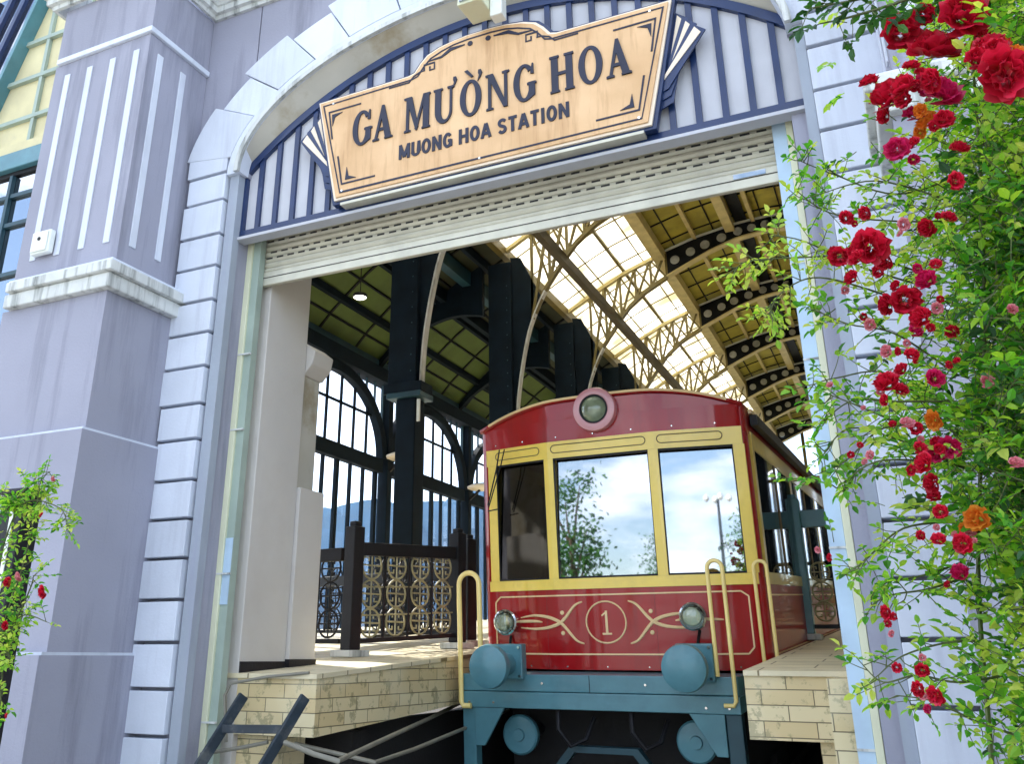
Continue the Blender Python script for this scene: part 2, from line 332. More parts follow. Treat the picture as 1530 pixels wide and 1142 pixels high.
# ------------------------------------------------------------------ ground, hills, street behind the camera
def ground():
    mb = MB(); mb.add([(-3000, -3000, -1.6), (3000, -3000, -1.6), (3000, 5.2, -1.6), (-3000, 5.2, -1.6), (3000, 3000, -1.6), (-3000, 3000, -1.6)], [(0, 1, 2, 3), (3, 2, 4, 5)])
    tag(mb.build('ground', M['ground'], fix=False), kind='structure')
ground()
def hills():
    rnd = random.Random(5); mb = MB(); nx, ny = 90, 12
    ph = [(rnd.uniform(0, 6.28), rnd.uniform(.6, 1.4)) for _ in range(6)]
    for j in range(ny+1):
        v = j/ny
        for i in range(nx+1):
            x = -2900+2700*i/nx+900*v*0; y = 150+2600*(i/nx)*.95+0
            # ridge running from behind-left to far ahead, seen through the left windows
            a = math.pi*(.06+.66*i/nx); Rr = 950+900*v
            px_ = -math.sin(a)*Rr; py_ = math.cos(a)*Rr+900
            hgt = 410+60*math.sin(i*.21+ph[0][0])+26*math.sin(i*.53+ph[1][0])+9*math.sin(i*1.7+ph[2][0])+5*math.sin(i*3.1)
            z = -30+hgt*math.sin(min(1, v*1.0)*math.pi*.5)*1.05+rnd.uniform(-3, 3)*(v > 0)
            mb.v.append((px_, py_, z))
    for j in range(ny):
        for i in range(nx):
            a = j*(nx+1)+i; mb.f.append((a, a+1, a+nx+2, a+nx+1))
    tag(mb.build('hills', M['hill'], smooth=True), kind='structure')
hills()
def haze():
    o = MB().box(-3050, 3050, -3050, 3050, -90, 620).build('haze', M['ground']); o['kind'] = 'stuff'
    m = bpy.data.materials.new('pale_air'); m.use_nodes = True; n = m.node_tree; n.nodes.remove(n.nodes['Principled BSDF'])
    v = n.nodes.new('ShaderNodeVolumePrincipled'); v.inputs['Density'].default_value = .00006; v.inputs['Color'].default_value = (.62, .78, 1, 1); v.inputs['Anisotropy'].default_value = .2
    n.links.new(v.outputs[0], n.nodes['Material Output'].inputs['Volume']); o.data.materials.clear(); o.data.materials.append(m)
haze()
# ------------------------------------------------------------------ facade
fac = thing('station_facade', 'lavender stucco station front with pale quoined arch around the tram gateway', 'building', (-2.3, 5.2, -1.6))
CX = -2.29; JL, JR = -4.44, -.13; YF = 5.0; YW = 5.06; AZ0 = 3.70; AA, AB = 2.12, 1.03
def K(o): return kidof(o, fac)
def ell(t, a=AA, b=AB, z0=AZ0, cx=CX): return (cx+a*math.cos(t), z0+b*math.sin(t))
def wall():
    # wall sheet with the arched opening, 0.5 m thick
    mb = MB(); N = 40
    arc = [ell(math.pi-math.pi*i/N) for i in range(N+1)]
    top = 9.0
    up = [(p[0], top) for p in arc]
    mb.ribbon(arc, up, YW, 5.62)
    for xx in (CX-AA, CX+AA): mb.box(min(xx, JL if xx < CX else JR), max(xx, JL if xx < CX else JR), YW+.001, 5.619, AZ0-.001, top)
    mb.box(-9.6, JL-.012, YW, 5.62, -1.6, top); mb.box(JR+.012, 5.4, YW, 5.62, -1.6, top)
    return K(mb.build('wall', M['wall']))
RQ = random.Random(2)
def facade():
    wall()
    # jamb strips between quoins and opening
    for (a, b) in ((JL-.0, JL-.10+.0),):
        pass
    for sgn, x in ((-1, JL), (1, JR)):
        K(MB().box(min(x, x+sgn*.09), max(x, x+sgn*(.115 if sgn < 0 else .06)), YF-.015, YW-.002, -1.59, AZ0+.12).build('jamb_strip', M['jamb']))
        
    K(MB().box(-.215, JR+.011, YW+.02, 5.30, -1.59, 3.16).build('jamb_lining', M['wall']))
    # quoin blocks
    zs = [4.0, 3.49, 3.18, 2.90, 2.61, 2.34, 2.065, 1.77, 1.50, 1.20, .92, .645, .365, .085, -.21, -.50, -.79, -1.08, -1.37, -1.59]
    zs = [4.00, 3.74, 3.49, 3.18, 2.90, 2.61, 2.34, 2.065, 1.77, 1.50, 1.20, .92, .645, .365, .085, -.21, -.50, -.79, -1.08, -1.37, -1.59]
    first = True
    for sgn, x in ((-1, JL-.117), (1, JR+.062)):
        for i in range(len(zs)-1):
            wd = (.40 if i < 8 else .37) if sgn < 0 else .40
            wd += RQ.uniform(-.012, .012); q = MB().box(min(x, x+sgn*wd), max(x, x+sgn*wd), YF-.045-RQ.uniform(0, .006), YW-.003, zs[i+1]+.012, zs[i]-.012)
            K(q.build('quoin_block', M['quoin'], bevel=.006))
    # archivolt trim following the arch
    N = 48; a = []; b = []; c = []
    for i in range(N+1):
        t = math.pi-math.pi*i/N
        a.append(ell(t)); b.append(ell(t, AA+.135, AB+.125)); c.append(ell(t, AA+.045, AB+.04))
    K(MB().ribbon(a, b, YF-.05, YW-.002).build('archivolt', M['quoin'], smooth=True))
    K(MB().ribbon(a, c, YF-.085, YF-.052).build('archivolt', M['cornice'], smooth=True))
    # voussoirs: alternate large and small stones
    tt = math.pi; k = 0; spans = []
    ang = [172, 154, 143, 130, 120, 107, 98, 82, 73, 60, 50, 37, 26, 8]
    for i in range(len(ang)-1):
        big = (i % 2 == 0)
        t0, t1 = RAD(ang[i]-.12), RAD(ang[i+1]+.12); n = 6
        ex = .45 if big else .37
        A = [ell(t0+(t1-t0)*j/n, AA+.137, AB+.127) for j in range(n+1)]
        B = [ell(t0+(t1-t0)*j/n, AA+.137+ex*1.05, AB+.127+ex) for j in range(n+1)]
        K(MB().ribbon(A, B, YF-(.055 if big else .046), YW-.004).build('voussoir', M['quoin'], bevel=.006))
    # splayed soffit from the arch to the fan screen
    mb = MB(); N = 48
    for i in range(N+1):
        t = math.pi-math.pi*i/N
        p = ell(t); q = fan_arc(FC+(p[0]-CX)*2.185/AA)
        mb.v += [(p[0], YF-.045, p[1]), (q[0], 5.099, q[1])]
    for i in range(N): mb.f.append((2*i, 2*i+1, 2*i+3, 2*i+2))
    K(mb.build('soffit', M['soffit'], smooth=True))
FR = 3.217; FC = -2.275
def fan_arc(x, off=0.0):
    dx = max(-2.19, min(2.19, x-FC)); return (FC+dx, 4.62-FR+math.sqrt(FR*FR-dx*dx)-off)
def screen():
    N = 40; H_ = 2.185; xs = [FC-H_+2*H_*i/N for i in range(N+1)]; zb = 3.155
    base = MB().ribbon([(x, zb+.01) for x in xs], [fan_arc(x) for x in xs], 5.10, 5.13).build('arch_screen', M['panel']); K(base)
    fr = MB(); fr.line([fan_arc(x, .03) for x in xs], .065, 5.060, 5.0995)
    fr.box(FC-H_-.01, FC+H_+.01, 5.055, 5.0995, zb-.005, zb+.055); fr.box(FC-H_-.01, FC-H_+.04, 5.058, 5.0995, zb+.056, 3.72); fr.box(FC+H_-.04, FC+H_+.01, 5.058, 5.0995, zb+.056, 3.72)
    fr.build('screen_frame', M['navy'], base)
    n = 26
    for i in range(1, n):
        x = FC-H_+2*H_*i/n
        MB().box(x-.021, x+.021, 5.074, 5.0998, zb+.056, fan_arc(x)[1]-.05).build('screen_bar', M['navy'], base)
    MB().box(FC-H_-.01, FC+H_+.01, 5.035, 5.14, zb-.030, zb-.006).build('drip_edge', M['panel'], base)
    base.matrix_parent_inverse = Matrix.Translation(-Vector(fac.location))
facade(); screen()
def pilaster(cx_ret, sgn, wid):
    # cx_ret: x of the return face of the fluted shaft; sgn -1: body extends to -X
    def bx(ret, yf, z0, z1, nm, m, bev=0.0, inset=0.0):
        x1 = ret; x0 = ret+sgn*(wid)
        return MB().box(min(x0, x1), max(x0, x1), yf, YW-.004, z0, z1).build(nm, m, bevel=bev)
    sh = bx(cx_ret, 4.37, 2.752, 4.86, 'pilaster', M['wall']); K(sh)
    o = sgn*-1
    parts = [bx(cx_ret+.004*o, 4.366, 4.915, 5.46, 'pilaster_frieze', M['wall']),
             bx(cx_ret+.03*o, 4.34, 4.862, 4.913, 'neck_band', M['quoin'], .006),
             bx(cx_ret+.15*o, 4.20, 2.62, 2.70, 'capital_band', M['cornice'], .008),
             bx(cx_ret+.09*o, 4.26, 2.702, 2.748, 'capital_band', M['quoin'], .006),
             bx(cx_ret+.11*o, 4.235, 2.505, 2.618, 'capital_band', M['cornice'], .01),
             bx(cx_ret+.045*o, 4.295, 1.47, 2.503, 'pedestal', M['wall']),
             bx(cx_ret+.085*o, 4.235, .02, 1.45, 'pedestal', M['wall']),
             bx(cx_ret+.072*o, 4.25, 1.4505, 1.4695, 'pedestal_ledge', M['quoin']),
             bx(cx_ret+.105*o, 4.165, -1.59, .0, 'pedestal', M['wall']),
             bx(cx_ret+.095*o, 4.19, .0005, .0195, 'pedestal_ledge', M['quoin'])]
    for p in parts: p.parent = sh
    # flutes (pale sunk strips) on front and on the return
    for i in range(4):
        x = cx_ret+sgn*(.13+.265*i) if wid > 1 else cx_ret+sgn*(.10+.2*i)
        MB().box(x-.032, x+.032, 4.360, 4.371, 2.95, 4.73).build('flute', M['flute'], sh, bevel=.004)
    for y in (4.50, 4.77):
        MB().box(min(cx_ret+.002*sgn, cx_ret-.010*sgn), max(cx_ret+.002*sgn, cx_ret-.010*sgn), y-.032, y+.032, 2.94, 4.72).build('flute', M['flute'], sh, bevel=.004)
    return sh
def fix_child(sh):
    for c in sh.children: c.matrix_parent_inverse = Matrix.Identity(4)
pilaster(-5.0, -1, 1.10); pilaster(.32, 1, 1.10)
# cornice over the wall, breaking forward over the pilasters
def cornice():
    path = [(-6.30, 5.04), (-6.18, 5.04), (-6.18, 4.33), (-4.98, 4.33), (-4.98, 5.06), (.30, 5.06), (.30, 4.33), (1.5, 4.33), (1.5, 5.06), (5.4, 5.06)]
    prof = [(0, 5.462), (-.03, 5.462), (-.035, 5.50), (-.07, 5.505), (-.075, 5.56), (-.09, 5.562), (-.20, 5.68), (-.24, 5.80), (0, 5.84)]
    mb = MB(); n = len(path); rings = []
    for i, p in enumerate(path):
        P = Vector(p)
        def nrm(a, b): d = (Vector(b)-Vector(a)).normalized(); return Vector((d.y, -d.x))
        n1 = nrm(path[i-1], p) if i else nrm(p, path[1]); n2 = nrm(p, path[i+1]) if i < n-1 else n1
        mit = (n1+n2); mit = mit/max(.2, mit.dot(n1))
        for (off, z) in prof:
            q = P+mit*(-off); mb.v.append((q.x, q.y, z))
    k = len(prof)
    for i in range(n-1):
        for j in range(k): a = i*k+j; b = i*k+(j+1) % k; mb.f.append((a, b, b+k, a+k))
    K(mb.build('cornice', M['cornice'], smooth=True))
cornice()
def wing():
    # window of the side wing, left of the pilaster
    y = 4.97
    root = MB().box(-9.4, -6.12, 5.0, 5.055, 4.73, 7.4).build('spandrel', M['windowcream']); K(root)
    for z in (5.02, 5.51, 5.97, 6.45, 6.93): MB().box(-7.7, -6.13, 4.955, 4.999, z-.022, z+.022).build('spandrel_bar', M['guide_green'], root)
    for x in (-7.14, -6.6): MB().box(x-.022, x+.022, 4.962, 4.999, 4.74, 7.3).build('spandrel_bar', M['guide_green'], root)
    # curved dark blue band of the round window
    N = 18; a = []; b = []; c = []
    for i in range(N+1):
        z = 4.75+1.9*i/N; t = i/N; x = -7.86+.66*t**1.1
        a.append((x, z)); b.append((x-.05, z)); c.append((x-1.6, z))
    MB().ribbon(a, b, 4.86, 4.998).build('window_frame', M['teal'], root)
    MB().ribbon(b, c, 4.90, 4.93).build('pane', M['darkglass'], root)
    for k in (1, 2.1, 3.3): MB().line([(p[0]-.05-.22*k, p[1]) for p in a], .06, 4.86, 4.899).build('mullion', M['navy'], root)
    K(MB().box(-9.4, -6.12, 4.93, 5.055, 4.43, 4.62).build('window_beam', M['teal'], bevel=.01))
    K(MB().box(-9.4, -6.12, 4.95, 5.055, 4.622, 4.728).build('window_beam', M['windowcream']))
    wn = MB().box(-9.4, -6.12, 5.02, 5.03, 1.4, 4.38).build('window', M['wingglass']); K(wn)
    MB().box(-9.4, -6.12, 4.99, 5.05, 4.385, 4.429).build('window_frame', M['iron'], wn)
    for z in (1.42, 2.4, 3.3, 3.83, 4.15): MB().box(-9.4, -6.12, 4.985, 5.018, z-.02, z+.02).build('mullion', M['tealmid'], wn)
    for i in range(9):
        x = -6.15-.38*i; MB().box(x-.02, x+.02, 4.975, 5.017, 1.42, 4.38).build('mullion', M['tealmid'], wn)
    for p in (wn, root):
        for c in p.children: c.matrix_parent_inverse = Matrix.Identity(4)
wing()
# alarm box on the pilaster
t = thing('alarm_box', 'small grey-white junction box fixed on the left fluted pilaster just above its capital', 'box', (-5.78, 4.35, 3.06))
MB().box(-.10, .10, -.055, .0, -.10, .10).build('box_body', M['white'], t, bevel=.012)
MB().box(-.085, .085, -.068, -.056, -.085, .085).build('box_lid', M['white'], t, bevel=.006)
MB().lathe([(.016, 0), (.016, .006)], (0, -.068, .02), (0, -1, 0), 12).build('button', M['slot'], t)
# floodlight above the sign
t = thing('floodlight', 'small cream floodlight with pale blue glass mounted over the top of the station sign', 'floodlight', (-2.19, 4.80, 4.45)); t.scale = (.82,)*3
MB().prism([(-.20, -.10), (-.16, .12), (.10, .14), (.14, -.06)], -.13, .10, 'x').build('lamp_housing', M['guide'], t, bevel=.012)
MB().box(-.105, .075, -.215, -.192, -.075, .105).build('lamp_glass', M['wingglass'], t, bevel=.008)
MB().box(-.09, .06, -.191, -.186, -.06, .09).build('reflector', M['white'], t)
MB().bar((0, .12, 0), (0, .34, .14), .07, .05).build('bracket', M['guide'], t)
MB().box(.105, .22, -.02, .10, -.16, .06).build('driver_box', M['white'], t, bevel=.01)
# ------------------------------------------------------------------ sign
def letters(text, x0, x1, zb, zt, y0, m, parent):
    """upright serif capitals built from strokes; returns one mesh"""
    TH, TN = .215, .10
    def arc(cx, cz, rx, rz, a0, a1, n=20): return [(cx+rx*math.cos(RAD(a0+(a1-a0)*i/n)), cz+rz*math.sin(RAD(a0+(a1-a0)*i/n))) for i in range(n+1)]
    def ring(cx, rx, irx, a0=0, a1=360):
        o = arc(cx, .5, rx, .515, a0, a1, 32); i = arc(cx, .5, irx, .43, a0, a1, 32); return ('band', o, i)
    def serif(x, z, w=.30, up=1):
        h = .05*up; return ('poly', [(x-w/2, z), (x+w/2, z), (x+w/2, z+h), (x+w/2-.06, z+h*1.3), (x-w/2+.06, z+h*1.3), (x-w/2, z+h)])
    def stem(x, w): return ('poly', [(x-w/2, 0), (x+w/2, 0), (x+w/2, 1), (x-w/2, 1)])
    def A():
        return .74, [('poly', [(.06, 0), (.15, 0), (.36, .80), (.31, 1.0)]), ('poly', [(.31, 1.0), (.40, 1.0), (.70, 0), (.475, 0), (.27, .80)]), ('poly', [(.17, .27), (.50, .27), (.50, .35), (.19, .35)]), serif(.11, 0, .24), serif(.59, 0, .30)]
    def H():
        return .84, [stem(.2, TH), stem(.66, TH), ('poly', [(.25, .46), (.62, .46), (.62, .54), (.25, .54)]), serif(.2, 0), serif(.66, 0), serif(.2, 1, up=-1), serif(.66, 1, up=-1)]
    def N():
        return .82, [stem(.14, TN), stem(.68, TN), ('poly', [(.05, 1), (.26, 1), (.74, .0), (.60, 0)]), serif(.14, 0, .24), serif(.68, 1, .24, -1), serif(.10, 1, .2, -1)]
    def Mm():
        return 1.0, [stem(.15, TN), stem(.82, TH), ('poly', [(.08, 1), (.30, 1), (.55, .1), (.46, 0)]), ('poly', [(.42, .04), (.50, 0), (.80, 1), (.72, 1)]), serif(.15, 0, .24), serif(.82, 0, .30), serif(.12, 1, .22, -1), serif(.84, 1, .26, -1)]
    def U():
        o = [(.09, 1), (.09, .34)]+arc(.39, .34, .30, .355, 180, 360, 16)+[(.69, .34), (.69, 1)]
        i = [(.30, 1), (.30, .34)]+arc(.455, .34, .155, .26, 180, 360, 16)+[(.61, .34), (.61, 1)]
        return .80, [('band', o, i), serif(.195, 1, .32, -1), serif(.65, 1, .24, -1)]
    def O(): return .84, [ring(.42, .37, .175)]
    def G():
        return .80, [ring(.42, .36, .165, 42, 325), ('poly', [(.56, 0.02), (.76, .12), (.76, .44), (.56, .44)]), serif(.66, .42, .30, 1), ('poly', [(.62, .72), (.73, .70), (.72, .99), (.68, .99)])]
    def horn(x): return ('poly', [(x, .93), (x+.10, 1.03), (x+.16, 1.15), (x+.12, 1.24), (x+.03, 1.24), (x+.02, 1.15), (x+.05, 1.08)])
    G_ = {'A': A, 'H': H, 'N': N, 'M': Mm, 'U': U, 'O': O, 'G': G}
    mb = MB(); pen = 0; lay = []
    for ch in text:
        if ch == ' ': pen += .34; continue
        if ch == 'Ư': w_, g = U(); g = g+[horn(.70)]; w_ += .06
        elif ch == 'Ờ':
            w_, g = O(); g = g+[horn(.66), ('poly', [(.20, 1.30), (.32, 1.32), (.52, 1.10), (.44, 1.08)])]; w_ += .04
        else: w_, g = G_[ch]()
        lay.append((pen, g)); pen += w_+.055
    sx = (x1-x0)/pen; sz = zt-zb; k = 0
    for (px_, g) in lay:
        for s in g:
            k += 1; yy = y0-.010-.0006*(k % 7)
            if s[0] == 'poly': mb.prism([(x0+(px_+p[0])*sx, zb+p[1]*sz) for p in s[1]], yy, y0+.001)
            else: mb.ribbon([(x0+(px_+p[0])*sx, zb+p[1]*sz) for p in s[1]], [(x0+(px_+p[0])*sx, zb+p[1]*sz) for p in s[2]], yy, y0+.001)
    return mb.build('lettering', m, parent)
def sans(text, x0, x1, zb, h, y0, m, parent):
    def arc(cx, cz, rx, rz, a0, a1, n=12): return [(cx+rx*math.cos(RAD(a0+(a1-a0)*i/n)), cz+rz*math.sin(RAD(a0+(a1-a0)*i/n))) for i in range(n+1)]
    G = {'M': (.78, [[(.1, 0), (.1, 1)], [(.1, .98), (.39, .12)], [(.39, .12), (.68, .98)], [(.68, 1), (.68, 0)]]),
         'U': (.62, [[(.1, 1), (.1, .28)]+arc(.31, .28, .21, .20, 180, 360)+[(.52, .28), (.52, 1)]]),
         'O': (.64, [arc(.32, .5, .22, .42, 0, 360, 24)]), 'N': (.64, [[(.1, 0), (.1, 1)], [(.1, .97), (.54, .03)], [(.54, 0), (.54, 1)]]),
         'G': (.64, [arc(.32, .5, .22, .42, 40, 350, 20), [(.34, .46), (.54, .46)], [(.54, .5), (.54, .05)]]),
         'H': (.64, [[(.1, 0), (.1, 1)], [(.54, 0), (.54, 1)], [(.1, .5), (.54, .5)]]),
         'A': (.64, [[(.06, 0), (.31, .97)], [(.33, .97), (.58, 0)], [(.16, .3), (.48, .3)]]),
         'S': (.58, [[(.48, .80)]+arc(.29, .72, .19, .20, 30, 250, 12)+arc(.29, .28, .19, .20, 70, -150, 12)+[(.10, .20)]]),
         'T': (.56, [[(.02, .92), (.54, .92)], [(.28, .92), (.28, 0)]]), 'I': (.26, [[(.13, 0), (.13, 1)]])}
    pen = 0; lay = []
    for ch in text:
        if ch == ' ': pen += .34; continue
        lay.append((pen, G[ch])); pen += G[ch][0]+.09
    sx = (x1-x0)/pen; mb = MB(); k = 0
    for p_, (w_, st) in lay:
        for q in st:
            k += 1; mb.line([(x0+(p_+a)*sx, zb+b*h) for a, b in q], .0235, y0-.006-.0006*(k % 5), y0+.001)
    return mb.build('lettering', m, parent)
def sign():
    CX = -2.32
    t = thing('station_sign', 'tan board station sign with navy edge reading GA MUONG HOA, mounted on the arch screen', 'sign', (0, .09, 0)); t.scale = (.975,)*3
    def outline(o=0.0):
        # half outline in (dx, z), o = outward offset
        hump = [(.60, 4.245), (.55, 4.26), (.50, 4.33), (.44, 4.39), (.34, 4.43), (.22, 4.455), (.10, 4.466)]
        r = [(1.225, 3.325), (1.43, 4.235)]+hump
        pts = []
        for (dx, z) in r:
            zz = z+(o if z > 4 else -o); dd = dx+(o*1.05 if dx > .7 else (o*.7 if z < 4.45 else 0)); pts.append((dd, zz))
        return [(CX+dx, z) for dx, z in pts]+[(CX-dx, z) for dx, z in reversed(pts)]
    MB().prism(outline(.045), 5.02, 5.078).build('navy_backing', M['navy'], t, bevel=.004)
    MB().prism(outline(.02), 5.0, 5.0195).build('cream_border', M['cream'], t)
    MB().prism(outline(.0), 4.986, 4.9995).build('board', M['board'], t)
    # thin ink line set in from the edge
    ol = outline(-.035); MB().line(ol, .012, 4.982, 4.9865, closed=True).build('ink_line', M['ink'], t)
    MB().box(CX-1.19, CX+1.19, 5.002, 5.088, 3.258, 3.2795).build('sign_tray', M['shutter'], t)
    for s in (-1, 1):   # corner ornaments
        for (zx, zc, sg) in ((1.335, 4.125, 1), (1.175, 3.43, -1)):
            mb = MB(); x = CX+s*zx
            mb.line([(x-s*.30, zc), (x, zc), (x-s*.045 if sg > 0 else x+s*.05, zc-sg*.26)], .013, 4.981, 4.9862)
            mb.prism([(x-s*.03, zc-sg*.03), (x-s*.13, zc-sg*.03), (x-s*.06, zc-sg*.06), (x-s*.04, zc-sg*.14)], 4.980, 4.9861)
            mb.build('corner_ornament', M['ink'], t)
        mb = MB()   # cloud scroll over the lettering
        pts = [(.78, 4.19), (.60, 4.19), (.56, 4.235), (.50, 4.26), (.47, 4.26), (.47, 4.31), (.38, 4.31), (.38, 4.25), (.42, 4.25), (.42, 4.285)]
        mb.line([(CX+s*a, b) for a, b in pts], .012, 4.981, 4.9862)
        mb.line([(CX+s*a, b) for a, b in [(.44, 4.335), (.32, 4.34), (.24, 4.385), (.12, 4.39)]], [.008, .018, .03, .008], 4.980, 4.9862)
        mb.prism([(CX+s*(.075+.022*math.cos(k)), 4.385+.022*math.sin(k)) for k in [i*math.pi/5 for i in range(10)]], 4.980, 4.9862)
        mb.build('scroll_ornament', M['ink'], t)
        # folded page fins at each side
        for k in range(3):
            a0 = (CX+s*(1.30), 3.52-.0*k); 
            base = (CX+s*(1.33-.01*k), 3.50+.05*k); tip = (CX+s*(1.475+.055*k+.0), 4.17-.075*k)
            w_ = .05; y = 5.066-.012*k
            p1 = (tip[0]+s*w_*.9, tip[1]-.05)
            MB().prism([(base[0]-s*.04, base[1]-.06), (tip[0]-s*.03, tip[1]+.03), (p1[0]+s*.02, p1[1]+.0), (base[0]+s*.06, base[1]-.02)], y, y+.011).build('side_fin', M['navy'], t)
            MB().prism([(base[0]+s*.005, base[1]+.03), (tip[0]-s*.006, tip[1]-.01), (p1[0]-s*.012, p1[1]-.015), (base[0]+s*.02, base[1]+.03)], y-.008, y-.0005).build('fin_face', M['cream'], t)
    for x, z in ((-1.30, 4.20), (1.30, 4.20), (-1.17, 3.37), (1.17, 3.37), (0, 3.36)):
        MB().lathe([(.012, 0), (.009, .006)], (CX+x, 4.986, z), (0, -1, 0), 10).build('fixing_bolt', M['chrome'], t)
    letters('GA MƯỜNG HOA', -3.43, -1.16, 3.735, 4.045, 4.986, M['ink'], t)
    sans('MUONG HOA STATION', -2.99, -1.62, 3.515, .125, 4.986, M['ink'], t)
sign()
# ------------------------------------------------------------------ rolling shutter and its guides
t = thing('rolling_shutter', 'cream steel rolling shutter raised under the arch screen with three rows of slots', 'shutter', (0, 0, 0))
mb = MB(); z = 3.26; k = 0
while z > 2.93:
    mb.prism([(5.300, z), (5.286, z-.012), (5.284, z-.03), (5.298, z-.048), (5.312, z-.048), (5.312, z)], -4.40, -.28, 'x'); z -= .05; k += 1
mb.build('curtain', M['shutter'], t)
MB().box(-4.40, -.28, 5.278, 5.318, 2.80, 2.918).build('bottom_rail', M['shutter'], t, bevel=.006)
for zz in (2.865,): MB().box(-4.40, -.28, 5.274, 5.279, zz-.003, zz+.003).build('groove', M['slot'], t)
for j, zz in enumerate((3.187, 3.087, 3.037)):
    mb = MB(); x = -4.33+.04*(j % 2)
    while x < -.35: mb.box(x, x+.062, 5.2815, 5.2875, zz-.007, zz+.007); x += .105
    mb.box(-4.39, -.29, 5.289, 5.2925, zz-.009, zz+.009)
    mb.build('slot_row', M['slot'], t)
st = MB().box(-.62, -.42, 5.272, 5.2785, 2.872, 2.905).build('sticker', M['wingglass'], t); st['label'] = 'small pale blue maker sticker'
for s, x0, x1, m1, m2 in ((-1, -4.52, -4.37, M['guide'], M['guide_green']), (1, -.35, -.21, M['guide'], M['guide_blue'])):
    g = MB(); 
    if s < 0: g.box(-4.50, -4.405, 5.19, 5.34, -1.59, 3.27)
    else: g.box(-.262, -.222, 5.19, 5.34, -1.59, 3.27)
    gg = g.build('guide_rail', m1, t, bevel=.004)
    g2 = MB()
    if s < 0: g2.box(-4.403, -4.335, 5.21, 5.275, -1.59, 3.26)
    else: g2.box(-.345, -.264, 5.21, 5.275, -1.59, 3.26)
    g2.build('guide_channel', m2, gg)
    for zz in (2.2, 1.6, .55, -.42): MB().box((-4.45 if s < 0 else -.347), (-4.333 if s < 0 else -.262), 5.186 if s < 0 else 5.205, 5.2095, zz-.006, zz+.006).build('guide_joint', M['cornice'], gg)
MB().box(-4.403, -4.338, 5.203, 5.2095, .34, .80).build('protective_film', M['guide_blue'], t)
# inner reveal piers of the gateway
pr = thing('gateway_pier', 'plain pale plaster pier with dark skirting just inside the left of the gateway', 'pier', (-4.6, 5.7, -1.6))
def PK(o): return kidof(o, pr)
PK(MB().box(-4.95, -4.30, 5.345, 5.88, -1.59, 8).build('pier_shaft', M['reveal'], bevel=.006))
PK(MB().box(-4.95, -4.292, 5.35, 5.875, -.13, -.035).build('skirting', M['iron']))
PK(MB().box(-4.95, -4.27, 5.884, 6.22, -.12, 1.27).build('pedestal', M['reveal'], bevel=.006))
PK(MB().box(-4.95, -4.262, 5.882, 6.23, -.125, -.02).build('skirting', M['iron']))
PK(MB().box(-4.95, -4.33, 5.882, 6.14, 1.272, 2.22).build('pier_shaft', M['soffit'], bevel=.006))
PK(MB().prism([(-4.95, 2.22), (-4.32, 2.22), (-4.24, 2.31), (-4.22, 2.42), (-4.32, 2.50), (-4.95, 2.50)], 5.886, 6.17).build('pier_capital', M['reveal'], bevel=.01))
pr2 = thing('gateway_pier', 'plain plaster pier inside the right of the gateway beside the pale blue guide rail', 'pier', (0, 5.7, -1.6))
o = MB().box(-.20, .45, 5.345, 6.05, -1.59, 8).build('pier_shaft', M['reveal'], bevel=.006); kidof(o, pr2)
# ------------------------------------------------------------------ platforms and track (all climb gently into the hall)
SL = .0583
def pz(y): return -.145+SL*(y-5.3)
def platform(xa, xb, y0, drift=.0155, y1=50.0, label=None, thick=.355):
    mb = MB(); vs = []
    for y in (y0, y1):
        d = drift*(y-y0)
        a, b = (xa, xb+d) if xb < -2 else (xa+d, xb)
        vs += [(a, y, pz(y)), (b, y, pz(y)), (b, y, pz(y)-thick), (a, y, pz(y)-thick)]
    mb.add(vs, [(0, 1, 2, 3), (7, 6, 5, 4), (1, 5, 6, 2), (0, 3, 7, 4), (2, 6, 7, 3)])
    o = mb.build('platform', M['brick'], fix=True); tag(o, kind='structure')
    mt = MB(); mt.add([(vs[0][0], vs[0][1]-.02, vs[0][2]+.001), (vs[1][0]+(.012 if xb < -2 else 0), vs[1][1]-.02, vs[1][2]+.001), (vs[5][0]+(.012 if xb < -2 else 0), vs[5][1], vs[5][2]+.001), (vs[4][0], vs[4][1], vs[4][2]+.001)], [(0, 1, 2, 3)])
    v = mt.v; up = [(p[0], p[1], p[2]+.03) for p in v]; mt2 = MB().add(v+up, [(0, 1, 2, 3), (4, 5, 6, 7), (0, 1, 5, 4), (1, 2, 6, 5), (2, 3, 7, 6), (3, 0, 4, 7)])
    p = mt2.build('platform_paving', M['paving'], fix=True); tag(p, kind='structure')
platform(-10.9, -3.645, 5.35); platform(-.99, 7.2, 6.05)
# foundations under the platform ends and bridging pieces
o = MB().box(-4.34, -4.02, 5.40, 5.8, -1.59, -.505).build('platform_footing', M['brick']); tag(o, kind='structure')
o = MB().box(-.46, -.19, 5.36, 6.04, -1.59, -.10).build('platform_footing', M['brick']); tag(o, kind='structure')
o = MB().box(-.60, .4, 6.1, 7.0, -1.59, -.46).build('platform_footing', M['brick']); tag(o, kind='structure')
mb = MB(); mb.add([(-10.9, 7.5, -1.6), (7.2, 7.5, -1.6), (7.2, 48, .5), (-10.9, 48, .5)], [(0, 1, 2, 3)])
tag(mb.build('track_bed', M['concrete'], fix=False), kind='structure')
tag(MB().box(-10.9, -3.75, 6.0, 6.2, -1.59, -.505).build('pit_shade_wall', M['concrete']), kind='structure')  # near-black walls added to stand in for the dark void under the platform
tag(MB().box(-3.95, -3.85, 6.21, 46, -1.59, -.46).build('pit_shade_wall', M['concrete']), kind='structure')
tr = thing('rail_track', 'dark steel railway track running under the red tram', 'track', (0, 0, -1.55))
for x in (-2.9, -1.4): MB().bar((x, 1, .0), (x+.6, 44, 2.4), .07, .12).build('rail', M['iron'], tr)
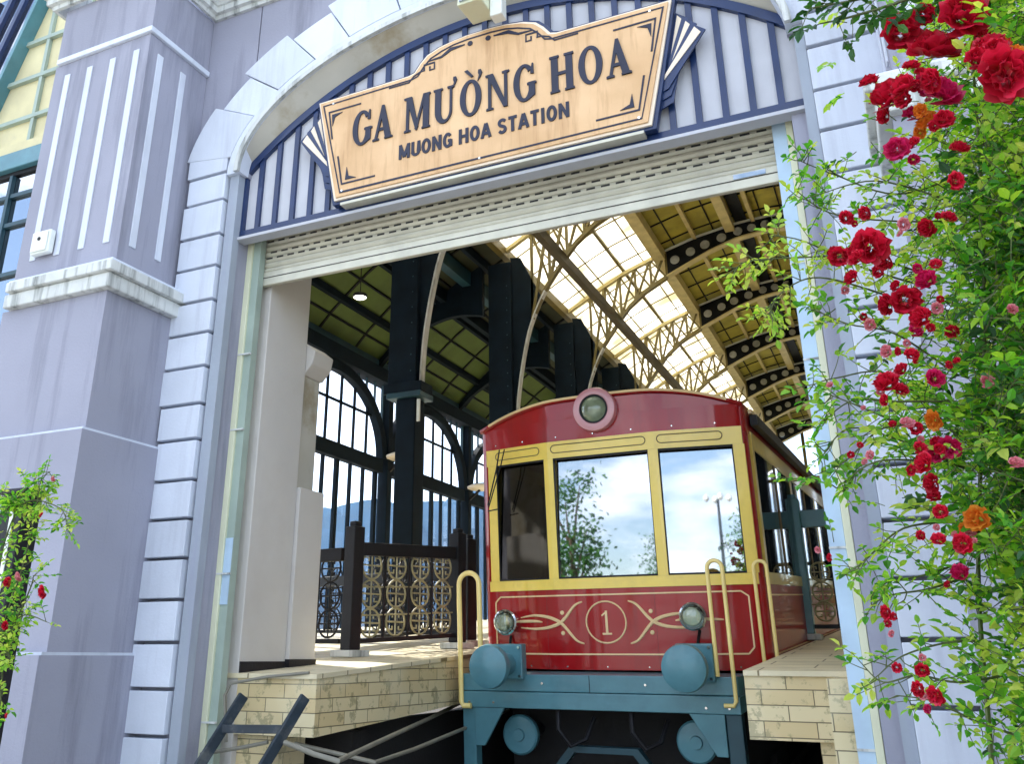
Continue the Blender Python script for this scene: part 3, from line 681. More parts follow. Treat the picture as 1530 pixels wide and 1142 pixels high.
# ------------------------------------------------------------------ train shed
shed = thing('train_shed', 'vaulted train hall with white skylight strip, dark teal columns and lattice trusses', 'building', (-1.8, 25, 0))
def S(o): return kidof(o, shed)
HX = -1.8
UP = [(-10.95, 6.35), (-10.3, 7.05), (-9.5, 7.72), (-8.6, 8.3), (-7.42, 8.93), (-6.58, 9.40), (-5.70, 9.84), (-4.72, 10.19), (-3.7, 10.48), (-2.64, 10.66), (-1.8, 10.70)]
UPP = UP+[(2*HX-x, z) for x, z in reversed(UP[:-1])]
def up(x):
    if x > HX: x = 2*HX-x
    for (a, b) in zip(UP, UP[1:]):
        if a[0] <= x <= b[0]: return a[1]+(b[1]-a[1])*(x-a[0])/(b[0]-a[0])
    return UP[0][1]
LOW = [(-7.17, 4.45), (-7.12, 5.3), (-6.98, 6.2), (-6.78, 7.0), (-6.42, 7.77), (-6.0, 8.34), (-5.65, 8.78), (-5.15, 9.18), (-4.49, 9.52), (-3.39, 10.0), (-2.68, 10.22), (-1.8, 10.32)]
def low(x):
    if x > HX: x = 2*HX-x
    for (a, b) in zip(LOW, LOW[1:]):
        if a[0] <= x <= b[0]: return a[1]+(b[1]-a[1])*(x-a[0])/(b[0]-a[0])
    return LOW[0][1]
YA, YB = 5.64, 46.2
BAYS = [8.8+4.4*i for i in range(9)]
BRC = []
_L = LOW[:6]
for _i in range(5):
    for _k in range(5):
        _p = [_L[max(_i-1, 0)], _L[_i], _L[_i+1], _L[min(_i+2, 5)]]; _t = _k/5
        BRC.append(tuple(.5*((2*_p[1][j])+(-_p[0][j]+_p[2][j])*_t+(2*_p[0][j]-5*_p[1][j]+4*_p[2][j]-_p[3][j])*_t*_t+(-_p[0][j]+3*_p[1][j]-3*_p[2][j]+_p[3][j])*_t**3) for j in (0, 1)))
BRC = [p for p in BRC if p[0] < -6.45 or True][:21]
def roof():
    def sheet(xa, xb, name, m, dz=.12, nn=10, th=.06):
        xs = [xa+(xb-xa)*i/nn for i in range(nn+1)]
        A = [(x, up(x)+dz) for x in xs]; B = [(x, up(x)+dz+th) for x in xs]
        return S(MB().ribbon(A, B, YA, YB).build(name, m, smooth=True))
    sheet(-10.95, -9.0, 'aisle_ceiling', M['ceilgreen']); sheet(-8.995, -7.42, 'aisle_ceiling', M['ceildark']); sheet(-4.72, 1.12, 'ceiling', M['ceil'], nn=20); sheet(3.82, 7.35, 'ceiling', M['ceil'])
    sheet(-7.41, -4.73, 'skylight', M['skylight'], .16, 8, .02); sheet(1.13, 3.81, 'skylight', M['skylight'], .16, 8, .02)
    # outer weather roof over the opaque parts, so that no sun reaches the ceilings
    # purlins; the flat black strip paints the shaded gap beside the big one
    for x, w_, h_, m in ((-7.42, .16, .24, 'truss'), (-4.72, .30, .30, 'trusslight'), (-3.75, .10, .12, 'trusslight'), (-2.82, .24, .26, 'trusslight'), (-2.22, .10, .14, 'trusslight'), (-2.52, .30, .05, 'rib'),
                       (-1.2, .1, .12, 'trusslight'), (-.3, .24, .26, 'trusslight'), (.6, .1, .12, 'trusslight'), (1.12, .22, .3, 'trusslight'), (3.82, .2, .34, 'trusslight'),
                       (-8.35, .22, .34, 'tealmid'), (-8.95, .14, .3, 'tealdark'), (-7.9, .10, .22, 'tealdark'), (-9.2, .10, .14, 'tealdark'), (-10.1, .12, .16, 'tealdark')):
        z = up(x)+.05; S(MB().bar((x, YA, z-h_/2+.06), (x, YB, z-h_/2+.06), w_, h_).build('purlin', M[m]))
    S(MB().bar((-5.93, YA, 8.42), (-5.93, YB, 8.42), .16, .24).build('ridge_beam', M['brownbeam']))
    # thin panel lines across the ceilings, and glazing bars of the skylight
    mb = MB(); y = YA+.6
    while y < YB:
        for (xa, xb) in ((-4.6, 1.0),):
            xs = [xa+(xb-xa)*i/12 for i in range(13)]; mb.ribbon([(x, up(x)+.118) for x in xs], [(x, up(x)+.088) for x in xs], y-.02, y+.02)
        y += 1.1
    for x in (-4.3, -3.25, -2.0, -1.5, -.8, .2): mb.bar((x, YA, up(x)+.10), (x, YB, up(x)+.10), .03, .03)
    S(mb.build('ceiling_battens', M['rib']))
    mb = MB(); y = YA+.6
    while y < YB:
        xs = [-10.8+3.3*i/8 for i in range(9)]; mb.ribbon([(x, up(x)+.118) for x in xs], [(x, up(x)+.078) for x in xs], y-.03, y+.03); y += 1.467
    for x in (-8.8, -9.7, -10.45): mb.bar((x, YA, up(x)+.095), (x, YB, up(x)+.095), .05, .04)
    S(mb.build('aisle_battens', M['rib']))
    mb = MB(); y = YA+.6
    while y < YB:
        xs = [-7.4+2.66*i/6 for i in range(7)]; mb.ribbon([(x, up(x)+.158) for x in xs], [(x, up(x)+.128) for x in xs], y-.014, y+.014); y += 1.1
    for x in (-6.9, -6.35, -5.75, -5.2): mb.bar((x, YA, up(x)+.13), (x, YB, up(x)+.13), .03 if x != -5.75 else .08, .03 if x != -5.75 else .07)
    S(mb.build('glazing_bars', M['truss']))
roof()
def hole_cell(mb, corners, c, r, y0, y1, n=16):
    """a plate cell with a round hole; corners (x,z) anticlockwise"""
    P = []; per = []
    for i in range(4):
        a, b = Vector(corners[i]), Vector(corners[(i+1) % 4])
        for k in range(n//4): per.append(a+(b-a)*(k/(n//4)))
    cc = Vector(c); ring = []
    for p in per:
        d = (p-cc).normalized(); ring.append(cc+d*r)
    for yy in (y0, y1):
        base = len(mb.v)
        for p in per: mb.v.append((p.x, yy, p.y))
        for p in ring: mb.v.append((p.x, yy, p.y))
        for k in range(n): mb.f.append((base+k, base+(k+1) % n, base+n+(k+1) % n, base+n+k))
    b0 = len(mb.v)-4*n
    for k in range(n): mb.f.append((b0+n+k, b0+n+(k+1) % n, b0+3*n+(k+1) % n, b0+3*n+k))
def frames():
    protoR = None
    for y in BAYS:
        # perforated plate rib over the middle and right of the vault
        mb = MB(); x = -4.55; cells = []
        seq = [.46, .40, .38, .50, .36, .34, .34, .34]
        xs = [-4.55]
        for s_ in seq: xs.append(xs[-1]+s_)
        xs[-1] = HX
        xs = xs+[2*HX-a for a in reversed(xs[:-1])]
        for i in range(len(xs)-1):
            a, b = xs[i], xs[i+1]
            cz = [(a, low(a)+.04), (b, low(b)+.04), (b, up(b)), (a, up(a))]
            mx_, mz = (a+b)/2, (low((a+b)/2)+.04+up((a+b)/2))/2
            hole_cell(mb, cz, (mx_, mz), min(.13, (b-a)*.34, (up(mx_)-low(mx_))*.34), y-.012, y+.012)
        rb = S(mb.build('rib', M['rib'], fix=False))
        for i in range(len(xs)-1):
            m1 = (xs[i]+xs[i+1])/2
            if m1 > 0: continue
            dm = MB(); dm.lathe([(min(.125, (xs[i+1]-xs[i])*.33, (up(m1)-low(m1))*.33), 0), (.10, .006)], (m1, y-.004, (low(m1)+.04+up(m1))/2), (0, -1, 0), 14)
            dm.build('hole_light_disc', M['disc'], rb)  # pale discs imitate the lighter ceiling seen through the holes
        xr = [-4.55+5.5*i/24 for i in range(25)]
        fl = MB().ribbon([(x, low(x)+.038) for x in xr], [(x, low(x)) for x in xr], y-.11, y+.11); 
        fl.build('lower_flange', M['trusslight'], rb)
        MB().ribbon([(x, up(x)+.03) for x in xr], [(x, up(x)+.003) for x in xr], y-.10, y+.10).build('upper_flange', M['white'], rb)
        # lattice truss under the skylight
        mb = MB(); n = 5; X0, X1 = -6.72, -4.56
        lo = []; hi = []
        for i in range(n+1): 
            x = X0+(X1-X0)*i/n; lo.append((x, low(x))); hi.append((x+.0, up(x)))
        for i in range(n+1): mb.bar((lo[i][0], y, lo[i][1]), (hi[i][0], y, hi[i][1]), .06, .06)
        for i in range(n):
            mb.bar((lo[i][0], y-.02, lo[i][1]), (hi[i+1][0], y-.02, hi[i+1][1]), .065, .05); mb.bar((hi[i][0], y+.02, hi[i][1]), (lo[i+1][0], y+.02, lo[i+1][1]), .065, .05)
        ts = S(mb.build('truss', M['truss']))
        xr = [-6.7+2.14*i/14 for i in range(15)]
        MB().ribbon([(x, low(x)+.07) for x in xr], [(x, low(x)-.04) for x in xr], y-.07, y+.07).build('lower_chord', M['truss'], ts)
        xr = [-7.4+2.85*i/14 for i in range(15)]
        MB().ribbon([(x, up(x)+.04) for x in xr], [(x, up(x)-.06) for x in xr], y-.06, y+.06).build('upper_chord', M['trusslight'], ts)
        # left column with its curved bracket
        z0 = pz(y)
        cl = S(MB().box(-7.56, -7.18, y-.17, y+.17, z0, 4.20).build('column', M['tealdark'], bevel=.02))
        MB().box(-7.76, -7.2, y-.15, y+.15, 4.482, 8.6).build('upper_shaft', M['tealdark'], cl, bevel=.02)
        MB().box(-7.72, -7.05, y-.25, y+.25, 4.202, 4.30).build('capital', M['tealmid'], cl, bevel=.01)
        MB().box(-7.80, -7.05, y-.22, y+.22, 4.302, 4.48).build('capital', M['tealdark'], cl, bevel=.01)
        br = BRC
        zt = [(p[0], 0) for p in br]
        poly = [(-7.22, 4.49)]+[(p[0], p[1]) for p in br if p[1] > 4.5 and p[1] < 7.75]+[(-7.0, 8.7), (-7.25, 8.75), (-7.22, 8.5)]
        MB().prism(poly, y-.03, y+.03).build('bracket_plate', M['tealdark'], cl)
        MB().ribbon([(p[0], p[1]) for p in br], [(p[0]+.03, p[1]-.014) for p in br], y-.075, y+.075).build('bracket_flange', M['cornice'], cl, smooth=True)  # pale colour stands in for light caught along the flange
        MB().box(-7.115, -7.06, y-.235, y-.205, 3.75, 4.14).build('notice_plate', M['white'], cl)
        rv = MB()
        for k in range(12): rv.lathe([(.014, 0), (.010, .010)], (-7.30, y-.15, 4.7+.3*k), (0, -1, 0), 8)
        rv.build('rivet_row', M['tealmid'], cl)
        # arched rib over the aisle
        A = []; B = []
        for i in range(15):
            q = i/14; x = -10.75+2.8*q; A.append((x, up(x)+.05)); B.append((x, min(up(x)-.12, 6.15+1.35*math.sin(math.pi*min(1, .08+.55*q))**.9-.0)))
        S(MB().ribbon(A, B, y-.07, y+.07).build('aisle_rib', M['tealdark']))
frames()
def windows():
    X = -10.7
    for i in range(-1, 8):
        y0 = 9.1+4.4*i; y1 = y0+4.4; yc = (y0+y1)/2; zb = pz(yc)-.3; zt = 4.15; r = 2.14; rz = 1.80
        g = S(MB().add([(X, y0, zb), (X, y1, zb), (X, y1, 6.2), (X, y0, 6.2)], [(0, 1, 2, 3)]).build('window', M['hallglass'], fix=False))
        def band(y, z, yy, zz, w_=.07, d=.12, m='tealdark', nm='mullion'):
            MB().bar((X+.05, y, z), (X+.05, yy, zz), d, w_, up=(1, 0, 0)).build(nm, M[m], g)
        MB().box(X-.05, X+.14, y0+.2, y1-.2, zt-.17, zt+.15).build('transom', M['tealdark'], g, bevel=.01)
        def arcp(rr, rrz, n=24): return [(yc+rr*math.cos(math.pi*k/n), zt+.15+rrz*math.sin(math.pi*k/n)) for k in range(n+1)]
        mb = MB(); a = arcp(r, rz); b = arcp(r-.22, rz-.22); n = len(a)
        for p, q in zip(a, b): mb.v += [(X-.02, p[0], p[1]), (X-.02, q[0], q[1]), (X+.16, q[0], q[1]), (X+.16, p[0], p[1])]
        for k in range(n-1):
            for e in range(4): mb.f.append((4*k+e, 4*k+(e+1) % 4, 4*k+4+(e+1) % 4, 4*k+4+e))
        mb.build('arch_band', M['tealdark'], g, smooth=True)
        mb = MB()
        for k in range(1, 7):
            y = yc-r+.22+(2*r-.44)*k/7; h_ = (rz-.22)*math.sqrt(max(0, 1-((y-yc)/(r-.22))**2))
            mb.bar((X+.03, y, zt+.15), (X+.03, y, zt+.15+h_), .05, .05)
        hy = (r-.22)*math.sqrt(1-(.95/(rz-.22))**2); mb.bar((X+.03, yc-hy, zt+1.1), (X+.03, yc+hy, zt+1.1), .05, .05)
        mb.build('glazing_bars', M['tealdark'], g)
        for k in range(8):
            y = y0+.34+(y1-y0-.68)*k/7; ww = .11 if k % 3 == 1 else .05
            MB().box(X-.03, X+.05, y-ww/2, y+ww/2, zb, zt-.172).build('mullion', M['tealdark'], g)
        mb = MB()
        for k in range(12):
            y = y0+.15+(y1-y0-.3)*k/11
            e = 1-((y-yc)/r)**2; h_ = zt+.15+(rz*math.sqrt(e) if e > 0 else -.1)
            if h_ < 6.1: MB().bar((X+.03, y, h_), (X+.03, y, 6.1), .045, .045).build('spandrel_bar', M['tealmid'], g)
        MB().box(X-.06, X+.2, y0-.10, y0+.10, zb, 6.1).build('window_pier', M['tealdark'], g, bevel=.01)
        lamp_y = y0+.16
        if i in (1, 2, 3):
            lo = thing('wall_lamp', ['cream disc wall lamp on the window pier before the first bright arched window ends', 'cream disc wall lamp between the second arched window and the tram roof', 'cream disc wall lamp on the window pier hidden farther down the hall'][i-1], 'lamp', (X+.2, y0, 4.3), 'disc lamps on the window piers')
            MB().lathe([(.05, 0), (.38, .02), (.40, .07), (.30, .12), (.05, .14)], (.35, 0, 0), (0, 0, 1), 24).build('lamp_shade', M['cream'], lo, smooth=True)
            MB().bar((0, 0, -.25), (.3, 0, 0), .05, .05).build('bracket', M['iron'], lo)
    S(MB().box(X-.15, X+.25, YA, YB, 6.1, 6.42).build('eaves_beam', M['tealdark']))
    S(MB().box(X-.20, X+.02, YA, YB, 6.43, 6.7).build('eaves_board', M['tealmid']))
    S(MB().box(7.1, 7.3, YA, YB, -1.6, 6.6).build('side_wall', M['reveal']))
windows()
def gable():
    Y = 46.25; xs = [-10.9+18.2*i/40 for i in range(41)]
    g = S(MB().ribbon([(x, -1.5) for x in xs], [(x, up(x)) for x in xs], Y, Y+.02).build('end_glazing', M['hallglass']))
    for k in range(19): x = -10.6+k*1.0; MB().bar((x, Y-.1, -1.5), (x, Y-.1, up(x)), .14, .14).build('end_mullion', M['truss'], g)
    for z in (2.2, 4.2, 6.2, 8.2): MB().box(-10.9, 7.3, Y-.18, Y-.04, z-.08, z+.08).build('end_transom', M['truss'], g)
    S(MB().box(-10.9, 7.3, Y-.3, Y+.03, -1.5, 3.2).build('end_wall', M['ceil']))
    for y in BAYS: S(MB().box(1.0, 1.35, y-.17, y+.17, pz(y), up(1.2)-.1).build('column', M['tealdark']))
gable()
# hanging spotlights on the columns of the aisle
for y, lab in ((13.2, 'glowing oval ceiling light under the dark roof at upper left of the gateway'),):
    a = at(538, 443, 12.2); o = thing('ceiling_light', lab, 'lamp', tuple(a))
    MB().lathe([(.05, .06), (.12, .04), (.13, 0), (.12, -.02)], (0, 0, 0), (0, 0, 1), 20).build('lamp_shade', M['iron'], o, smooth=True)
    em = bpy.data.materials.new('lamp_glow'); em.use_nodes = True; em.node_tree.nodes['Principled BSDF'].inputs['Emission Color'].default_value = (1, .97, .85, 1); em.node_tree.nodes['Principled BSDF'].inputs['Emission Strength'].default_value = 3
    MB().lathe([(.11, -.021), (.08, -.04), (.02, -.045)], (0, 0, 0), (0, 0, 1), 20).build('lamp_lens', em, o, smooth=True)
    MB().bar((0, 0, .06), (0, 0, 1.6), .012, .012).build('rod', M['iron'], o)
# ------------------------------------------------------------------ tram
d_ = Vector((.0155, 1, SL)).normalized(); r__ = d_.cross(Vector((0, 0, 1))).normalized(); u__ = r__.cross(d_)
tram = thing('tram', 'red and yellow funicular tram number 1 with teal bumper coming out of the station', 'tram', (-2.225, 7.6, .004))
tram.rotation_euler = Matrix(((r__.x, d_.x, u__.x), (r__.y, d_.y, u__.y), (r__.z, d_.z, u__.z))).to_euler()
TX = -.045; HW = 1.235; LEN = 17.0
def yf(x):
    a = abs(x-TX); return 0 if a < .49 else .15*((a-.49)/.69)
def body():
    # plan outline of the front, from left side round to right side
    rc = .10
    plan = [(TX-HW, LEN), (TX-HW, yf(TX-1.18)+rc+.02)]
    for k in range(1, 5): a = RAD(180-90*k/5+0); 
    cxl = TX-HW+rc; yc0 = yf(TX-1.15)+rc
    arcl = [(cxl-rc*math.cos(RAD(18*k)), yc0-rc*math.sin(RAD(18*k))) for k in range(0, 5)]
    plan = [(TX-HW, LEN)]+arcl
    for x in (TX-.8, TX-.49, TX, TX+.49, TX+.8): plan.append((x, yf(x)))
    plan += [(2*TX-x, y) for x, y in reversed(arcl)]+[(TX+HW, LEN)]
    return plan
PLAN = body()
def skin(z0, z1, off=0.0, plan=None, th=.03, i0=0, i1=None):
    """wall of thickness th following the plan between z0 and z1; off pushes it outward"""
    pl = (plan or PLAN); pl = pl[i0:i1]
    mb = MB(); n = len(pl); base = 0
    for i, p in enumerate(pl):
        a = Vector(pl[max(i-1, 0)]); b = Vector(pl[min(i+1, n-1)]); t = (b-a).normalized(); nn = Vector((t.y, -t.x))
        o = Vector(p)+nn*off; q = Vector(p)+nn*(off-th)
        mb.v += [(o.x, o.y, z0), (o.x, o.y, z1), (q.x, q.y, z1), (q.x, q.y, z0)]
    for i in range(n-1):
        for e in range(4): mb.f.append((4*i+e, 4*i+(e+1) % 4, 4*i+4+(e+1) % 4, 4*i+4+e))
    mb.f.append((0, 1, 2, 3)); mb.f.append((4*n-4, 4*n-3, 4*n-2, 4*n-1))
    return mb
def front_strip(xa, xb, za, zb, y0, y1, n=4, lean=0.0):
    mb = MB(); brk = sorted(set([xa, xb]+[v for v in (TX-.49, TX+.49) if xa < v < xb]))
    A = [(x, za) for x in brk]; 
    for x in brk:
        for (z, y) in ((za, y0), (zb, y0+lean), (zb, y1+lean), (za, y1)): mb.v.append((x, yf(x)+y, z))
    for i in range(len(brk)-1):
        for e in range(4): mb.f.append((4*i+e, 4*i+(e+1) % 4, 4*i+4+(e+1) % 4, 4*i+4+e))
    m_ = len(brk); mb.f.append((0, 1, 2, 3)); mb.f.append((4*m_-4, 4*m_-3, 4*m_-2, 4*m_-1))
    return mb
def tramfn():
    bd = skin(-.10, .60).build('body', M['red'], tram, smooth=True)
    skin(1.78, 2.02).build('body', M['red'], tram, smooth=True)
    # gable: the red brow between the window band and the curved roof
    xs = [TX-1.19+2.38*i/24 for i in range(25)]
    def rt(x): return 2.185-.185*min(1, abs((x-TX)/1.205))**3.0
    mb = MB()
    for x in xs:
        y = yf(x)
        mb.v += [(x, y+.004, 2.0), (x, y+.004, max(2.005, rt(x)-.01)), (x, y+.05, max(2.005, rt(x)-.01)), (x, y+.05, 2.0)]
    for i in range(24):
        for e in range(4): mb.f.append((4*i+e, 4*i+(e+1) % 4, 4*i+4+(e+1) % 4, 4*i+4+e))
    mb.build('brow', M['red'], tram, smooth=True)
    # roof
    mb = MB(); xr = [TX-1.215+2.43*i/24 for i in range(25)]
    ys = [-.03, .3, 2, 6, LEN]
    for y in ys:
        for x in xr:
            yy = y+(yf(x) if y < 1 else 0); mb.v.append((x, yy, rt(x)))
    n = len(xr)
    for j in range(len(ys)-1):
        for i in range(n-1): a = j*n+i; mb.f.append((a, a+1, a+n+1, a+n))
    rf = mb.build('roof', M['red'], tram, smooth=True); so_ = rf.modifiers.new('solid', 'SOLIDIFY'); so_.thickness = .03; so_.offset = 1
    mb = MB(); A = [(x, rt(x)+.030) for x in xr[1:-1]]; 
    pts = [(x, yf(x)-.035, rt(x)+.018) for x in xr[1:-1]]; mb.tube(pts, .012, 6)
    mb.build('roof_edge_trim', M['pale'], tram, smooth=True)
    MB().bar((TX+HW+.03, .3, 1.97), (TX+HW+.03, LEN, 1.97), .03, .035).build('rain_gutter', M['pale'], tram)
    MB().bar((TX+HW+.045, .35, 1.90), (TX+HW+.045, LEN, 1.90), .06, .09).build('window_awning', M['iron'], tram)
    # yellow window surround
    fr = MB()
    X = [(-1.19, -1.10), (-.575, -.485), (.385, .47), (1.075, 1.165)]
    fr2 = front_strip(-1.205, 1.155, .545, .632, -.012, .03); fr2.build('window_surround', M['yellow'], tram)
    front_strip(-1.205, 1.155, 1.675, 1.825, -.012, .03).build('window_surround', M['yellow'], tram)
    for a, b in X: front_strip(a, b, .633, 1.674, -.011, .03).build('window_surround', M['yellow'], tram)
    front_strip(1.085, 1.155, 1.70, 1.80, -.0125, -.0121)
    # capsule outlines above each window
    for a, b in ((-1.10, -.62), (-.50, .37), (.47, 1.00)):
        za, zb, r = 1.722, 1.792, .035; P = []
        for k in range(9): t_ = RAD(90+180*k/8); P.append((a+r+r*math.cos(t_), (za+zb)/2+r*math.sin(t_)))
        for k in range(9): t_ = RAD(-90+180*k/8); P.append((b-r+r*math.cos(t_), (za+zb)/2+r*math.sin(t_)))
        mb = MB(); pts = [(x, yf(x)-.014, z) for x, z in P]; pts.append(pts[0]); mb.tube(pts, .0045, 5); mb.build('capsule_line', M['brown'], tram)
    # windscreens, leaning back a little
    for a, b in ((-1.10, -.575), (-.485, .385), (.47, 1.075)):
        g = front_strip(a-.005, b+.005, .628, 1.678, .006, .012, lean=.05).build('windscreen', M['windscreen_dim_reflection' if a < -1 else 'windscreen'], tram)
        mb = MB()
        for (p, q) in (((a, .633), (a, 1.674)), ((b, .633), (b, 1.674)), ((a, .640), (b, .640)), ((a, 1.667), (b, 1.667))):
            mb.bar((p[0], yf(p[0])+.004, p[1]), (q[0], yf(q[0])+.004, q[1]), .016, .016)
        mb.build('rubber_seal', M['iron'], g)
    # corner posts (red) between front glass and side
    for s in (-1, 1):
        i0 = 1 if s < 0 else len(PLAN)-6
        skin(.601, 1.779, 0, i0=i0, i1=i0+5).build('corner_post', M['red'], tram, smooth=True)
    # sides
    for s in (-1, 1):
        x = TX+s*HW; 
        for (za, zb) in ((.545, .64), (1.66, 1.80)): MB().box(min(x-s*.03, x+s*.012), max(x-s*.03, x+s*.012), .34, LEN, za, zb).build('side_band', M['yellow'], tram)
        y = .34; k = 0
        while y < LEN-.5:
            MB().box(min(x-s*.03, x+s*.010), max(x-s*.03, x+s*.010), y, y+.10, .641, 1.659).build('window_pillar', M['yellow'] if k % 2 == 0 else M['brown'], tram)
            MB().box(x-.004, x+.004, y+.10, y+1.2, .641, 1.659).build('side_window', M['sideglass'], tram)
            if s > 0:
                MB().box(x-.12, x-.10, y+.2, y+.95, .9, 1.55).build('blind', M['guide'], tram)
            y += 1.2; k += 1
        MB().line([(0, 0), (1, 0)], .01, 0, .01)
    mb = MB(); mb.box(TX+HW+.001, TX+HW+.006, .30, LEN-.2, .455, .468); mb.box(TX+HW+.001, TX+HW+.006, .30, LEN-.2, .0, .012); mb.build('side_lining', M['pale'], tram)
    # cabin
    MB().box(TX-1.18, TX+1.18, .3, LEN-.1, -.08, -.02).build('floor', M['cabin'], tram)
    MB().box(TX-1.18, TX+1.18, 2.6, 2.65, -.02, 1.95).build('bulkhead', M['cabin'], tram)
    MB().box(TX-1.18, TX+1.18, .25, LEN-.1, 1.90, 1.94).build('cabin_ceiling', M['cabin'], tram)
    MB().box(TX-.95, TX-.35, .9, 1.4, 0, .95).build('seat', M['seat'], tram, bevel=.04)
    MB().box(TX+.2, TX+.9, .9, 1.4, 0, .9).build('seat', M['seat'], tram, bevel=.04)
    MB().box(TX-1.0, TX+1.0, .25, .6, .1, .66).build('control_desk', M['cabin'], tram, bevel=.03)
    for x in (TX-.82, TX-.62): MB().tube([(x, 1.3, 0), (x, 1.3, 1.9)], .02, 8).build('grab_pole', M['trusslight'], tram)
    # cream lining on the front
    lp = [(-1.15, .06), (-1.15, .45), (-1.10, .495), (1.01, .495), (1.065, .455), (1.065, .07), (1.02, .022), (-1.10, .022)]
    mb = MB(); P = lp+[lp[0]]
    for p, q in zip(P, P[1:]):
        bk = [p]+[(v, p[1]) for v in ((TX-.49, TX+.49) if q[0] > p[0] else (TX+.49, TX-.49)) if p[1] == q[1] and min(p[0], q[0]) < v < max(p[0], q[0])]+[q]
        for a, b in zip(bk, bk[1:]): mb.bar((a[0], yf(a[0])-.002, a[1]), (b[0], yf(b[0])-.002, b[1]), .012, .012)
    mb.build('front_lining', M['pale'], tram)
    # number roundel
    em = MB(); P = [(-.09+.172*math.cos(RAD(10*k)), -.003, .275+.165*math.sin(RAD(10*k))) for k in range(37)]; em.tube(P, .007, 6)
    ro = em.build('number_ring', M['pale'], tram, smooth=True)
    mb = MB(); mb.line([(-.085, .185), (-.085, .365)], .02, -.006, .0); mb.line([(-.085, .355), (-.125, .325)], .012, -.0065, .0); mb.line([(-.125, .182), (-.045, .182)], .014, -.007, .0)
    nm_ = mb.build('number_one', M['pale'], tram); nm_['label'] = 'cream figure 1 in a ring'
    # scroll ornament
    for s in (-1, 1):
        mb = MB(); c = -.09
        def q(dx, z): x = c+s*dx; return (x, yf(x)-.003, z)
        import itertools
        def cur(pts, rr):
            out_ = []
            for i in range(len(pts)-1):
                p0 = pts[max(i-1, 0)]; p1 = pts[i]; p2 = pts[i+1]; p3 = pts[min(i+2, len(pts)-1)]
                for k in range(6):
                    t_ = k/6; out_.append(tuple(.5*((2*p1[j])+(-p0[j]+p2[j])*t_+(2*p0[j]-5*p1[j]+4*p2[j]-p3[j])*t_*t_+(-p0[j]+3*p1[j]-3*p2[j]+p3[j])*t_**3) for j in (0, 1)))
            out_.append(pts[-1]); n = len(out_)
            mb.tube([q(*p) for p in out_], [max(.002, rr*math.sin(math.pi*(.12+.8*i/n))) for i in range(n)], 6)
        cur([(.20, .44), (.27, .41), (.36, .31), (.42, .265), (.52, .235), (.66, .225), (.80, .235)], .015)
        cur([(.20, .105), (.27, .135), (.36, .235), (.42, .285), (.52, .32), (.66, .335), (.80, .318)], .015)
        cur([(.58, .28), (.66, .288), (.84, .285), (.95, .28)], .013)
        for z in (.355, .19): mb.lathe([(.018, 0), (.012, .006)], (c+s*.385, yf(c+s*.385)-.002, z), (0, -1, 0), 12)
        mb.build('scroll_ornament', M['pale'], tram, smooth=True)
    # roof lamp
    for_l = thing
    hl = MB().lathe([(.195, 0), (.20, .06), (.192, .085), (.145, .095), (.128, .09), (.120, .06), (.0, .06)], (-.055, .02, 2.07), (0, -1, 0), 40).build('roof_headlight', M['pinkring'], tram, smooth=True)
    MB().lathe([(.118, .061), (.116, .085), (.09, .112), (.05, .13), (.0, .135)], (-.055, .02, 2.07), (0, -1, 0), 32).build('lens', M['lens'], hl, smooth=True)
    MB().lathe([(.130, .088), (.130, .098), (.116, .098), (.116, .088)], (-.055, .02, 2.07), (0, -1, 0), 32).build('lens_ring', M['iron'], hl, smooth=True)
    # headlights
    for x, z in ((-.98, .285), (.66, .31)):
        h = MB().lathe([(.075, 0), (.09, .05), (.10, .14), (.108, .17), (.095, .18), (.088, .165)], (x, yf(x), z), (0, -1, 0), 28).build('headlight', M['chrome'], tram, smooth=True)
        MB().lathe([(.088, .166), (.075, .19), (.045, .207), (.0, .212)], (x, yf(x), z), (0, -1, 0), 24).build('lens', M['sideglass'], h, smooth=True)
        MB().lathe([(.03, .14), (.02, .16), (0, .165)], (x, yf(x), z), (0, -1, 0), 12).build('bulb', M['white'], h, smooth=True)
    # buffers
    for x in (-.885, .655):
        b = MB().lathe([(.085, .36), (.085, .62), (.10, .63), (.10, .66), (.155, .68), (.168, .72), (.160, .765), (.11, .79), (.0, .80)], (x+.05, 0, -.03), (0, -1, 0), 36).build('buffer', M['teal'], tram, smooth=True)
        MB().box(x+.05-.14, x+.05+.14, -.40, -.30, -.15, .12).build('buffer_plate', M['teal'], b, bevel=.01)
        for i in (-1, 1):
            for j in (-1, 1): MB().lathe([(.014, 0), (.012, .014)], (x+.05+.115*i, -.40, -.015+.11*j), (0, -1, 0), 6).build('bolt', M['chrome'], b)
    # buffer beam and brackets
    x0, x1 = -1.275, .995
    MB().box(x0, x1, -.34, .02, -.245, -.115).build('buffer_beam', M['teal'], tram, bevel=.006)
    MB().box(x0-.004, x1+.004, -.352, .02, -.372, -.249).build('buffer_beam', M['teal'], tram, bevel=.006)
    MB().box(-.155, -.150, -.3415, -.34, -.244, -.118).build('beam_joint', M['iron'], tram)
    for s, xa in ((1, x0), (-1, x1)):
        MB().prism([(xa+s*.12, -.374), (xa+s*.38, -.374), (xa+s*.20, -.66), (xa+s*.12, -.66)], -.345, -.315).build('gusset', M['teal'], tram, bevel=.004)
        MB().box(min(xa, xa+s*.115), max(xa, xa+s*.115), -.33, -.22, -1.35, -.374).build('leg', M['teal'] if s > 0 else M['tealmid'], tram, bevel=.006)
    for x, z in ((-1.2, -.33), (-.98, -.33), (.75, -.33), (.92, -.33), (-.55, -.18), (.3, -.18)): MB().lathe([(.013, 0), (.01, .012)], (x, -.352 if z < -.25 else -.34, z), (0, -1, 0), 6).build('bolt', M['chrome'], tram)
